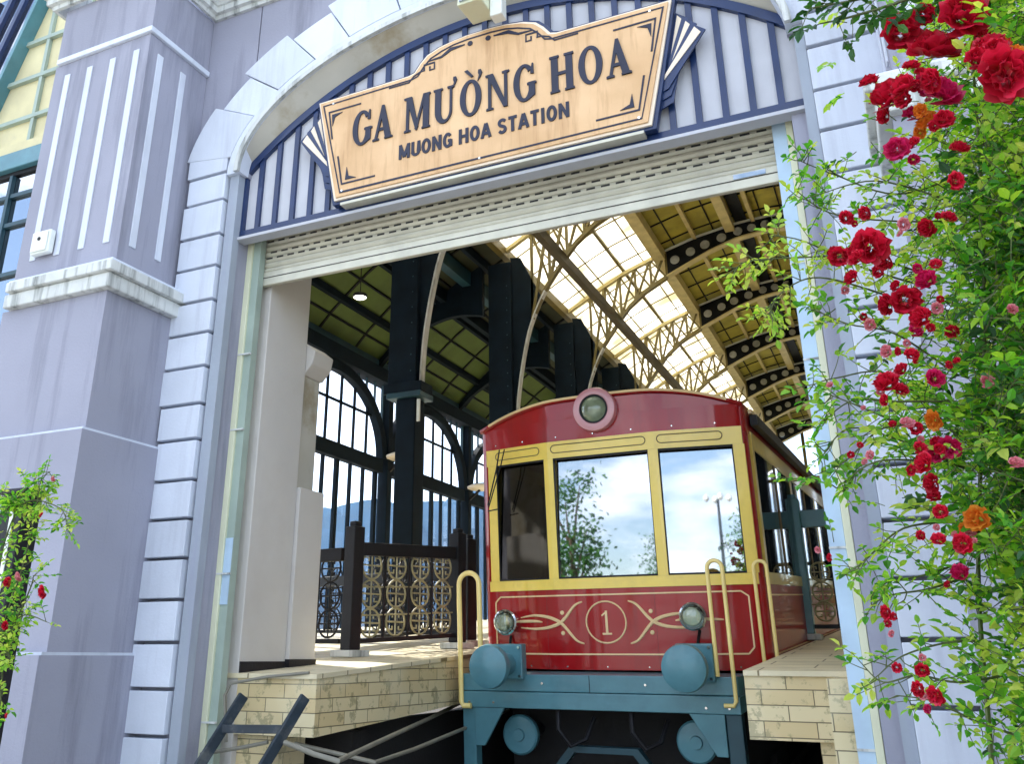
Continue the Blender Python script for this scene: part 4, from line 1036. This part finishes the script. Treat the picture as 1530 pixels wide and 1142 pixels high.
    for x in (-.86, .60):
        c = MB().lathe([(.15, 0), (.155, .06), (.14, .075), (.05, .08), (.045, .10), (0, .10)], (x, -.05, -.60), (0, -1, 0), 32).build('coupling_disc', M['teal'], tram, smooth=True)
        MB().lathe([(.06, 0), (.06, .6)], (x, .6, -.60), (0, -1, 0), 16).build('coupling_shaft', M['iron'], c)
    MB().ribbon([(-.62, -1.0), (-.36, -.70), (.12, -.70), (.36, -1.0)], [(-.70, -1.0), (-.40, -.655), (.16, -.655), (.44, -1.0)], -.2, -.12).build('drawbar_frame', M['tealmid'], tram)
    MB().box(-1.1, .9, .3, LEN-.5, -.9, -.14).build('underframe', M['concrete'], tram)
    for x in (-.80, .72):
        for y in (.9, 2.4): MB().lathe([(.40, 0), (.42, .02), (.36, .05), (.36, .12), (0, .12)], (x, y, -1.1), (1, 0, 0), 28).build('wheel', M['iron'], tram, smooth=True)
    # hand rails
    def hoop(xa, xb, y, ztop, za, zb, r=.018, foot=0, tilt=0):
        n = 10; cx_ = (xa+xb)/2; rr = (xb-xa)/2; P = [(xa, y, za), (xa, y, ztop-rr)]
        P += [(cx_-rr*math.cos(math.pi*k/n), y, ztop-rr+rr*math.sin(math.pi*k/n)) for k in range(1, n)]
        P += [(xb, y, ztop-rr), (xb, y, zb)]
        if foot == 1: P = P+[(xb-.02, y, zb-.03), (xb-.09, y, zb-.03)]
        if foot == -1: P = [(xa+.09, y, za-.03), (xa+.02, y, za-.03)]+P
        MB().tube(P, r, 10).build('hand_rail', M['rail'], tram, smooth=True)
    hoop(-1.27, -1.08, -.37, .70, -.33, -.10, .022, -1)
    hoop(.86, .975, -.37, .72, -.11, -.28, .016, 1)
    hoop(1.135, 1.235, .08, .72, -.06, -.03, .015)
    # wipers
    mb = MB(); mb.tube([(-1.0, -.02, 1.80), (-1.03, -.035, 1.62), (-1.13, -.03, 1.30)], .007, 6); mb.tube([(-.95, -.02, 1.80), (-.98, -.04, 1.66), (-1.12, -.035, 1.28)], .006, 6); mb.tube([(-1.14, -.01, 1.25), (-1.04, -.02, 1.26)], .006, 6)
    mb.build('wiper', M['iron'], tram)
    # panel seams, grille slots and small fittings on the front
    mb = MB()
    for x in (-.62, .335): mb.box(x-.0015, x+.0015, yf(x)-.0015, yf(x)+.0, -.09, .54)
    mb.build('panel_seam', M['seat'], tram)
    for x in (-1.10, -.80, -.45, -.1, .25, .60, .95):
        for z in (-.075, 1.865): MB().lathe([(.008, 0), (.006, .004)], (x, yf(x), z), (0, -1, 0), 8).build('screw', M['chrome'], tram)
    MB().tube([(-1.0, yf(-1.0)-.01, .17), (-1.0, yf(-1)-.05, .05), (-.97, -.2, -.02), (-.95, -.3, -.11)], .012, 8).build('lamp_cable', M['iron'], tram, smooth=True)
    MB().tube([(.67, yf(.67)-.01, .20), (.66, -.06, .08), (.68, -.2, 0), (.70, -.3, -.11)], .012, 8).build('lamp_cable', M['iron'], tram, smooth=True)
    for x, k in ((-.45, 0), (.15, 1)):
        MB().tube([(x, -.28, -.38), (x+.02, -.34, -.52), (x+.10, -.30, -.64), (x+.20, -.22, -.60), (x+.24, -.1, -.45)], .018, 8).build('air_hose', M['iron'], tram, smooth=True)
tramfn()
# ------------------------------------------------------------------ railings on the platforms
def medallion(mb, c, ax, r, th=.012):
    c = Vector(c); ax = Vector(ax).normalized(); up_ = Vector((0, 0, 1))
    P = [c+ax*r*math.cos(2*math.pi*k/20)+up_*r*math.sin(2*math.pi*k/20) for k in range(21)]; mb.tube(P, th, 5, caps=False)
    def ln(*pts): mb.tube([c+ax*a*r+up_*b*r for a, b in pts], th*.8, 5)
    ln((0, -.95), (0, .95)); ln((-.95, 0), (.95, 0))
    ln((-.75, .55), (-.35, .55), (-.35, .3)); ln((.75, .55), (.35, .55), (.35, .3)); ln((-.75, -.55), (-.35, -.55), (-.35, -.3)); ln((.75, -.55), (.35, -.55), (.35, -.3))
def railing(a, b, name, label, hpost=1.12, htop=.92, postm='iron', group=None, cols=4, medal='olivegold', post_a=True, post_b=True, base='cornice', railm='iron', w_=.13):
    """a, b: foot points; a panel of stacked medallions between two square posts"""
    a, b = Vector(a), Vector(b); t = thing(name, label, 'railing', tuple(a), group); dv = b-a; flat = Vector((dv.x, dv.y, 0)); ax = flat.normalized(); L_ = flat.length
    nrm = Vector((-ax.y, ax.x, 0))
    def P(u, z, off=0): return ax*u+Vector((0, 0, dv.z*u/L_+z))+nrm*off
    for on, u in ((post_a, 0), (post_b, L_)):
        if not on: continue
        po = MB().bar(P(u, .06), P(u, hpost), w_, w_, up=tuple(ax)).build('post', M[postm], t, bevel=.008)
        MB().bar(P(u, 0), P(u, .058), w_+.12, w_+.12, up=tuple(ax)).build('post_foot', M[base], po, bevel=.008)
        MB().bar(P(u, hpost+.002), P(u, hpost+.05), w_-.05, w_-.05, up=tuple(ax)).build('post_cap', M[postm], po, bevel=.01)
    MB().bar(P(w_/2, htop), P(L_-w_/2, htop), .07, .12 if postm == 'iron' else .18).build('top_rail', M[railm], t, bevel=.006)
    MB().bar(P(w_/2, .13), P(L_-w_/2, .13), .04, .04).build('bottom_rail', M['iron'], t)
    if cols:
        rr = min(.125, (L_-w_)/cols/2*.80)
        for i in range(cols):
            u = w_/2+(L_-w_)*(i+.5)/cols
            for z in (.27, .27+2.05*rr, .27+4.1*rr):
                mb = MB(); medallion(mb, P(u, z+rr*.1), ax, rr, .010); mb.build('medallion', M[medal], t)
            for z in (.35, .6): MB().tube([P(u-rr*1.25, z), P(u+rr*1.25, z)], .007, 5).build('link_bar', M[medal], t)
            if i: 
                uu = w_/2+(L_-w_)*i/cols; MB().bar(P(uu, .13), P(uu, htop-.06), .018, .018).build('upright_bar', M['iron'], t)
    return t
railing((-4.57, 7.2, pz(7.2)+.03), (-4.20, 8.62, pz(8.62)+.03), 'platform_railing', 'black railing with four columns of round scroll medallions left of the tram', hpost=1.14, htop=.94)
railing((-4.68, 7.28, pz(7.28)+.03), (-6.3, 7.55, pz(7.5)+.03), 'platform_railing', 'dark railing running behind the plaster pier at the left edge of the gateway', htop=.9, cols=5, post_a=False, medal='iron')
railing((-4.95, 8.2, pz(8.2)+.03), (-5.55, 11.6, pz(11.6)+.03), 'platform_railing', 'second black railing slanting back behind the medallion railing under the arched windows', htop=1.0, cols=6, medal='iron', post_a=False)
railing((-4.35, 9.2, pz(9.2)+.03), (-7.8, 10.6, pz(10.6)+.03), 'platform_railing', 'far dark railing seen through the medallions of the front one', htop=.75, cols=8, medal='iron')
gt_ = railing((-1.02+.0, 10.28, pz(10.28)+.03), (.6, 10.3, pz(10.28)+.03), 'platform_gate', 'teal blue gate post and rail with gold medallions, just right of the tram', hpost=1.43, htop=1.22, postm='teal', railm='teal', cols=6, w_=.19, medal='olivegold', base='cornice')
gt_['category'] = 'gate'
# ------------------------------------------------------------------ ladder and pipes in the pit
ld = thing('steel_ladder', 'dark blue steel ladder leaning into the pit below the left platform', 'ladder', (-3.9, 4.9, -1.6))
def W(p): return Vector(p)-Vector((-3.9, 4.9, -1.6))
a1, a2 = at(300, 1142, 4.95), at(364, 1040, 5.18); b1, b2 = at(396, 1142, 4.95), at(456, 1042, 5.18)
for a, b in ((a1, a2), (b1, b2)):
    e = a+(a-b)*2.3; MB().bar(W(e), W(b), .028, .07, up=(0, 0, 1)).build('ladder_rail', M['darkblue'], ld, bevel=.004)
for k in (.5, -.35, -1.2, -2.0):
    MB().bar(W(a1+(a2-a1)*k), W(b1+(b2-b1)*k), .035, .05).build('rung', M['darkblue'], ld, bevel=.004)
def pipe(pts, r, label, nm='pipe'):
    o = MB().tube(pts, r, 8).build(nm, M['pipe'], None, smooth=True); tag(o, label, 'pipe', None); return o
pipe([at(338, 1110, 5.2), at(336, 1040, 5.2), at(345, 1022, 5.22), at(400, 1012, 5.3), at(462, 1006, 5.33)], .010, 'thin cream conduit bent around the corner of the left platform')
pipe([at(425, 1110, 5.0), at(470, 1128, 5.0), at(505, 1138, 5.0), at(560, 1112, 5.6), at(640, 1075, 7.0), at(720, 1035, 9.5)], .016, 'pale pipe dipping and rising under the left platform toward the tram')
pipe([at(440, 1112, 5.4), at(560, 1140, 5.6), at(620, 1120, 6.2), at(680, 1095, 7.0), at(760, 1062, 9.0)], .014, 'lower pale hose curving through the dark pit beneath the platform', 'hose')
pipe([at(300, 1128, 5.1), at(360, 1118, 5.1), at(400, 1110, 5.1)], .012, 'short pale pipe crossing behind the ladder foot')
# ------------------------------------------------------------------ vegetation
def leaflet(mb, p, d, n, L_, W_, fold=.25):
    d = d.normalized(); s = d.cross(n).normalized(); n = s.cross(d)
    b = len(mb.v)
    mb.v += [tuple(p), tuple(p+d*L_*.35+s*W_*.5+n*W_*fold), tuple(p+d*L_*.75+s*W_*.36+n*W_*fold*.6), tuple(p+d*L_+n*-.1*L_), tuple(p+d*L_*.75-s*W_*.36+n*W_*fold*.6), tuple(p+d*L_*.35-s*W_*.5+n*W_*fold), tuple(p+d*L_*.5)]
    mb.f += [(b, b+1, b+6), (b+1, b+2, b+6), (b+2, b+3, b+6), (b+3, b+4, b+6), (b+4, b+5, b+6), (b+5, b, b+6)]
def rv(rnd, k=1): return Vector((rnd.uniform(-1, 1), rnd.uniform(-1, 1), rnd.uniform(-1, 1)))*k
def spray(lb, sb, p, d, rnd, L_=.10, size=.03, n=5):
    """compound leaf: a short stalk with paired leaflets"""
    d = d.normalized(); e = p+d*L_; sb.tube([p, p+d*L_*.5+rv(rnd, .004), e], [.0014, .0011, .0008], 4, caps=False)
    nn = (Vector((0, -.3, 1))+rv(rnd, .7)).normalized(); side = d.cross(nn).normalized()
    leaflet(lb, e, d+rv(rnd, .2), nn, size*1.15, size*.62)
    for k in range((n-1)//2):
        q = p+d*L_*(.85-.35*k)
        for s in (-1, 1): leaflet(lb, q, d*.5+side*s+rv(rnd, .25), nn+rv(rnd, .3), size*rnd.uniform(.8, 1.1), size*.58)
def catmull(pts, n=6):
    o = []
    for i in range(len(pts)-1):
        p0 = pts[max(i-1, 0)]; p1 = pts[i]; p2 = pts[i+1]; p3 = pts[min(i+2, len(pts)-1)]
        for k in range(n):
            t_ = k/n; o.append(.5*((2*p1)+(-p0+p2)*t_+(2*p0-5*p1+4*p2-p3)*t_*t_+(-p0+3*p1-3*p2+p3)*t_**3))
    o.append(pts[-1]); return o
def rose_mesh(seed, name, m, npet=16):
    rnd = random.Random(seed); mb = MB()
    for i in range(npet):
        q = i/npet; ang = i*2.4+rnd.uniform(-.3, .3); rad = .10+.80*q**.8; tilt = 1.35-1.25*q
        # each petal: 4x4 grid patch, cupped, ruffled edge
        N = 5; w_ = rnd.uniform(.75, 1.0)+.45*q; h_ = (.55+.35*q)*rnd.uniform(.8, 1.15); b = len(mb.v)
        for j in range(N):
            for k in range(N):
                u = (k/(N-1)-.5)*2; v = j/(N-1)
                width = w_*math.sin(math.pi*(.18+.62*v)); rr = rad*.35+h_*v*math.cos(tilt)+.05
                zz = h_*v*math.sin(tilt)+.10*v*v*rnd.uniform(.6, 1.4)-.18*q
                curl = -.10*u*u+(.14*v*v)*math.sin(u*5+seed+i*1.7)
                x = rr+curl; y = u*width
                # bend the petal around the axis
                a = ang+math.atan2(y, max(.25, x+.35)); R0 = math.hypot(x, y*.75)
                mb.v.append((R0*math.cos(a), R0*math.sin(a), zz+curl*.4))
        for j in range(N-1):
            for k in range(N-1): a = b+j*N+k; mb.f.append((a, a+1, a+N+1, a+N))
    me = bpy.data.meshes.new(name); me.from_pydata([(x*.5, y*.5, z*.5) for x, y, z in mb.v], [], mb.f); me.materials.append(m)
    for p in me.polygons: p.use_smooth = True
    return me
RM = {k: [rose_mesh(s*7+1, 'blossom', M['rose_'+k]) for s in range(3)] for k in ('red', 'magenta', 'pink', 'orange')}
def blossom(parent, p, diam, kind, rnd, lab=None, face=None):
    o = bpy.data.objects.new('blossom', RM[kind][rnd.randrange(3)]); C.objects.link(o); o.parent = parent
    dirn = (face or Vector((rnd.uniform(-1.1, .5), -1, rnd.uniform(-.6, .9)))).normalized()
    o.rotation_euler = dirn.to_track_quat('Z', 'Y').to_euler(); o.scale = (diam*.78*rnd.uniform(.85, 1.1), diam*.78*rnd.uniform(.8, 1.1), diam*.78*rnd.uniform(.9, 1.3))
    o.location = Vector(p)-Vector(parent.location); return o
def bush_right():
    rnd = random.Random(11)
    root = thing('climbing_rose', 'large climbing rose with red, magenta and orange blossoms covering the right side of the facade', 'rose bush', (.75, 2.3, -1.6))
    o = Vector(root.location); lb, ld_, lp_, sb = MB(), MB(), MB(), MB()
    def A(px, py, Y): return at(px, py, Y)-o
    def stem(pts, r0=.006, r1=.002, dens=22, size=.030, lm=None, L_=.08):
        P = catmull([A(*p) for p in pts], 6); n = len(P)
        sb.tube(P, [r0+(r1-r0)*i/n for i in range(n)], 5, caps=False)
        ln = sum((P[i+1]-P[i]).length for i in range(n-1)); cnt = int(ln*dens)
        for k in range(cnt):
            q = rnd.uniform(.05, 1)*(n-1); i = min(int(q), n-2); p = P[i].lerp(P[i+1], q-i)
            tv = (P[i+1]-P[i]).normalized(); dd = (tv*.5+rv(rnd, 1)+Vector((0, 0, -.1)))
            m_ = lm or (lp_ if rnd.random() < .22 else lb)
            spray(m_, sb, p, dd, rnd, L_*rnd.uniform(.7, 1.3), size*rnd.uniform(.75, 1.2), rnd.choice((3, 5, 5, 7)))
        spray(lm or lb, sb, P[-1], P[-1]-P[-2]+rv(rnd, .01), rnd, L_, size, 5)
    # main canes rising out of the ground
    for i in range(7):
        xb = 1480+rnd.uniform(-40, 160)
        stem([(xb+60, 1700, 2.3), (xb+20, 1142, 2.25), (xb, 850, 2.2+rnd.uniform(-.2, .3)), (xb-20+rnd.uniform(-40, 30), 500, 2.2), (xb-30+rnd.uniform(-60, 30), 200, 2.2), (xb+rnd.uniform(-60, 20), -120, 2.3)], .006, .003, 40)
    # sprays reaching toward the gateway
    S_ = [[(1440, 260, 2.2), (1340, 290, 2.1), (1250, 262, 2.05), (1195, 240, 2.0)],
          [(1430, 330, 2.2), (1330, 330, 2.1), (1240, 318, 2.05), (1190, 285, 2.0)],
          [(1420, 300, 2.1), (1310, 270, 2.0), (1225, 290, 2.0)],
          [(1410, 420, 2.2), (1300, 385, 2.1), (1190, 385, 2.0), (1120, 390, 1.95), (1098, 402, 1.95)],
          [(1390, 430, 2.2), (1290, 400, 2.1), (1200, 360, 2.0), (1150, 352, 2.0)],
          [(1400, 470, 2.2), (1290, 430, 2.1), (1215, 415, 2.0), (1165, 440, 2.0), (1150, 470, 2.0)],
          [(1430, 560, 2.2), (1340, 500, 2.1), (1270, 485, 2.0), (1232, 470, 2.0)],
          [(1420, 640, 2.2), (1330, 560, 2.1), (1250, 565, 2.0), (1215, 575, 2.0)],
          [(1440, 700, 2.2), (1350, 660, 2.1), (1270, 640, 2.0), (1230, 680, 2.0)],
          [(1400, 640, 2.1), (1320, 640, 2.0), (1262, 690, 2.0), (1205, 715, 2.0)],
          [(1420, 600, 2.1), (1330, 600, 2.0), (1270, 600, 2.0), (1220, 640, 2.0)],
          [(1360, 640, 2.1), (1290, 610, 2.0), (1240, 590, 2.0)],
          [(1400, 690, 2.1), (1310, 690, 2.0), (1250, 730, 2.0)],
          [(1430, 780, 2.2), (1350, 790, 2.1), (1290, 840, 2.0), (1262, 860, 2.0)],
          [(1450, 860, 2.2), (1390, 880, 2.1), (1330, 890, 2.0), (1302, 905, 2.0)],
          [(1440, 840, 2.2), (1380, 860, 2.1), (1320, 870, 2.0)],
          [(1480, 960, 2.2), (1420, 960, 2.1), (1350, 980, 2.0), (1312, 1010, 2.0)],
          [(1500, 1010, 2.2), (1430, 1020, 2.1), (1370, 1010, 2.0), (1320, 1020, 2.0), (1290, 995, 2.0)],
          [(1520, 1100, 2.2), (1460, 1080, 2.1), (1400, 1050, 2.0), (1340, 1040, 2.0)]]
    for k, s in enumerate(S_):
        stem(s, .0028, .001, 55, .021, lp_ if k in (3, 4, 5) else None, .05)
    # dark overhanging leaves at the top edge
    for s in ([(1500, -60, 2.0), (1400, -30, 1.95), (1300, -5, 1.9), (1210, 12, 1.85)], [(1450, -40, 2.0), (1350, 0, 1.9), (1270, 25, 1.9), (1225, 35, 1.9)]):
        stem(s, .005, .0015, 30, .034, ld_, .06)
    # dense body of the plant, denser to the right
    def inside(px, py):
        left = 1400
        for (y0, x0) in BOUND:
            if py >= y0: left = x0
        return px-left
    BOUND = [(-80, 1400), (60, 1420), (150, 1410), (260, 1375), (420, 1410), (560, 1395), (720, 1435), (800, 1450), (900, 1480), (960, 1515), (1060, 1525), (1142, 1540)]
    cnt = 0
    while cnt < 6300:
        px, py = rnd.uniform(1240, 1700), rnd.uniform(-80, 1200); e = inside(px, py)
        pr_ = .008 if e < -90 else (.04 if e < -40 else (.14 if e < 0 else (.38 if e < 60 else 1)))
        if py > 850: pr_ *= .28 if px < 1530 else .6
        if e > 40 and py < 850 and rnd.random() < .35: px += 40
        if rnd.random() > pr_: continue
        cnt += 1; Y = 2.2+rnd.uniform(-.28, .55)*(1 if e > 30 else .5)
        p = A(px, py, Y); r = rnd.random(); yy = 250 < py < 800 and px > 1440
        m_ = ld_ if r < (.38 if yy and e > 70 else .07) else (lp_ if r > (.82 if yy else .55) else lb)
        spray(m_, sb, p, rv(rnd, 1)+Vector((-.3, -.2, -.1)), rnd, rnd.uniform(.04, .09), rnd.uniform(.014, .034), rnd.choice((3, 5, 5, 7)))
    lb.build('foliage', M['leaf'], root, fix=False); ld_.build('foliage', M['leafdark'], root, fix=False); f3 = lp_.build('foliage', M['leafpale'], root, fix=False)
    sb.build('stems', M['stem'], root, fix=False)
    B = [(1440, 22, 95, 'red'), (1395, 75, 85, 'red'), (1480, 70, 70, 'magenta'), (1330, 145, 70, 'red'), (1350, 130, 50, 'red'), (1408, 140, 72, 'magenta'), (1392, 120, 45, 'red'), (1500, 110, 85, 'red'), (1520, 100, 60, 'red'), (1490, 72, 50, 'orange'), (1515, 82, 40, 'orange'), (1460, 88, 48, 'magenta'),
         (1340, 222, 42, 'magenta'), (1365, 215, 30, 'red'), (1433, 222, 34, 'red'), (1428, 270, 32, 'red'), (1385, 180, 40, 'orange'), (1410, 178, 36, 'red'), (1375, 165, 26, 'orange'),
         (1300, 368, 58, 'magenta'), (1255, 383, 40, 'red'), (1280, 385, 36, 'red'), (1272, 415, 32, 'red'), (1312, 405, 24, 'red'), (1264, 325, 28, 'red'), (1292, 318, 24, 'red'), (1350, 335, 30, 'pink'), (1385, 340, 34, 'red'), (1417, 325, 28, 'red'),
         (1353, 448, 50, 'red'), (1384, 418, 40, 'magenta'), (1375, 475, 40, 'red'), (1368, 495, 26, 'magenta'), (1423, 495, 26, 'red'), (1400, 460, 28, 'pink'), (1300, 485, 30, 'pink'), (1324, 525, 32, 'pink'), (1362, 530, 28, 'red'), (1512, 462, 28, 'pink'),
         (1325, 572, 44, 'red'), (1322, 598, 20, 'red'), (1397, 565, 32, 'magenta'), (1430, 540, 18, 'red'), (1475, 570, 34, 'pink'), (1355, 632, 34, 'pink'), (1395, 628, 34, 'orange'), (1368, 640, 26, 'red'), (1418, 668, 44, 'magenta'), (1400, 662, 26, 'magenta'),
         (1380, 692, 40, 'red'), (1393, 722, 36, 'red'), (1375, 670, 24, 'red'), (1518, 692, 34, 'pink'), (1405, 765, 26, 'red'), (1376, 800, 18, 'red'), (1402, 806, 24, 'red'), (1460, 775, 44, 'orange'), (1438, 812, 34, 'red'), (1448, 795, 28, 'pink'), (1434, 856, 34, 'magenta'),
         (1324, 916, 22, 'red'), (1326, 932, 14, 'magenta'), (1378, 1002, 26, 'red'), (1372, 1030, 26, 'red'), (1398, 1040, 30, 'red'), (1340, 998, 18, 'red'), (1386, 1060, 16, 'magenta'), (1290, 610, 16, 'pink'), (1300, 680, 24, 'pink'), (1240, 575, 18, 'pink'), (1292, 690, 18, 'pink'), (1222, 822, 16, 'pink')]
    for (px, py, dm, kd) in B:
        if kd == 'magenta' and rnd.random() < .45: kd = 'red'
        if kd == 'pink': dm *= .75
        Y = rnd.uniform(1.78, 2.0); p = at(px, py, Y); dep = p.dot(F_); blossom(root, p, dm/FPX*dep, kd, rnd)
        if dm > 34:
            for _ in range(2):
                q = at(px+rnd.uniform(-.7, .7)*dm, py+rnd.uniform(-.6, .6)*dm, Y+.05); blossom(root, q, dm*rnd.uniform(.45, .75)/FPX*dep, kd if rnd.random() < .8 else 'red', rnd)
        elif rnd.random() < .6:
            q = at(px+rnd.uniform(-24, 24), py+rnd.uniform(-24, 24), Y+.05); blossom(root, q, 14/FPX*dep, 'red' if rnd.random() < .6 else 'pink', rnd)
    root['label'] = 'large climbing rose with red, magenta and orange blossoms at the right of the gateway'
bush_right()
def bush_left():
    rnd = random.Random(3)
    root = thing('rose_bush', 'small rose bush with a few red and pink blossoms at the lower left corner', 'rose bush', (-3.3, 2.6, -1.6))
    o = Vector(root.location); lb, lp_, sb = MB(), MB(), MB()
    def A(px, py, Y): return at(px, py, Y)-o
    for pts in ([(-40, 1300, 2.7), (0, 1050, 2.65), (5, 940, 2.6), (30, 860, 2.6), (50, 780, 2.6), (60, 720, 2.6)], [(-30, 1100, 2.7), (-10, 900, 2.6), (10, 800, 2.6), (40, 750, 2.6), (90, 760, 2.6), (100, 790, 2.6)],
                [(-20, 950, 2.6), (20, 930, 2.6), (45, 880, 2.55), (50, 860, 2.55)], [(-60, 800, 2.7), (0, 770, 2.6), (40, 730, 2.6), (75, 705, 2.6)], [(-20, 1000, 2.6), (10, 950, 2.6), (35, 920, 2.6), (70, 930, 2.6)], [(-60, 780, 2.7), (-5, 745, 2.6), (30, 745, 2.6)], [(-30, 900, 2.6), (0, 960, 2.6), (15, 985, 2.6), (10, 970, 2.6)]):
        P = catmull([A(*p) for p in pts], 6); n = len(P); sb.tube(P, [.005-.0035*i/n for i in range(n)], 5, caps=False)
        ln = sum((P[i+1]-P[i]).length for i in range(n-1))
        for k in range(int(ln*62)):
            q = rnd.uniform(.1, 1)*(n-1); i = min(int(q), n-2); p = P[i].lerp(P[i+1], q-i)
            spray(lp_ if rnd.random() < .3 else lb, sb, p, rv(rnd, 1), rnd, rnd.uniform(.04, .08), rnd.uniform(.018, .030), 5)
    lb.build('foliage', M['leaf'], root, fix=False); lp_.build('foliage', M['leafpale'], root, fix=False); sb.build('stems', M['stem'], root, fix=False)
    for (px, py, dm, kd) in [(64, 885, 22, 'red'), (28, 862, 18, 'pink'), (12, 870, 16, 'red'), (8, 935, 15, 'red'), (80, 716, 12, 'pink'), (10, 1070, 10, 'red'), (62, 770, 10, 'red')]:
        p = at(px, py, 2.5); blossom(root, p, dm/FPX*p.dot(F_), kd, rnd)
bush_left()
# black lamp post half hidden in the left bush
p = at(12, 870, 3.4); lpst = thing('bollard_lamp', 'black square post with a white stripe behind the small rose bush at lower left', 'lamp post', (p.x, p.y, -1.6))
MB().box(-.085, .085, -.06, .06, 0, 2.42-.0).build('post', M['iron'], lpst, bevel=.006)
MB().box(.005, .03, -.066, -.0605, .9, 2.38).build('stripe', M['white'], lpst)
MB().box(-.10, .10, -.08, .08, 2.422, 2.45).build('post_cap', M['iron'], lpst, bevel=.006)
# street behind the camera, mirrored in the windscreens
def tree(x, y, h, seed, label, sp=1.0):
    rnd = random.Random(seed); t_ = thing('street_tree', label, 'tree', (x, y, -1.6), 'trees across the forecourt'); tb = MB(); lf = MB()
    tb.tube([(0, 0, 0), (.1, .05, h*.35), (.05, .1, h*.7)], [.16, .11, .05], 8)
    for k in range(14):
        a = rnd.uniform(0, 6.28); z0 = h*rnd.uniform(.3, .65); e = Vector((math.cos(a)*h*.2*sp, math.sin(a)*h*.2*sp, z0+h*rnd.uniform(.1, .3)))
        tb.tube([(.08, .06, z0), e*.6+Vector((0, 0, z0*.4)), e], [.05, .03, .012], 5)
        for q in range(130):
            c = e+Vector((rnd.gauss(0, 1), rnd.gauss(0, 1), rnd.gauss(0, 1)))*h*(.055 if sp == 1 else .042); leaflet(lf, c, rv(rnd), rv(rnd), .13, .07)
    tb.build('trunk', M['bark'], t_, smooth=True); lf.build('crown', M['leafdark'], t_, fix=False)
tree(-7.9, -6.5, 5.9, 4, 'slender tree across the forecourt mirrored in the middle windscreen', .42)
TL = ['broad', 'tall', 'leaning', 'bushy', 'wide', 'open crowned']
for k, (x, y, h) in enumerate([(-13.5, -13, 6.5), (-20, -16, 8), (-1.5, -21, 7), (6.5, -17, 6.5), (13, -22, 8), (-9.5, -24, 6)]):  # row of unseen trees added so the red body reflects dark patches
    tree(x, y, h, 20+k, TL[k]+' tree added behind the photographer to darken reflections in the tram')
lam = thing('street_lamp', 'thin street lamp with a cluster head mirrored in the right windscreen', 'street lamp', (2.5, -9.0, -1.6))
MB().tube([(0, 0, 0), (0, 0, 5.2)], [.06, .035], 8).build('pole', M['darkblue'], lam)
mb = MB()
for k in range(4): a = math.pi/2*k; mb.lathe([(.02, -.07), (.08, 0), (.07, .08), (.02, .14)], (.3*math.cos(a), .3*math.sin(a), 5.2), (0, 0, 1), 12)
mb.build('lamp_globe', M['white'], lam, smooth=True)
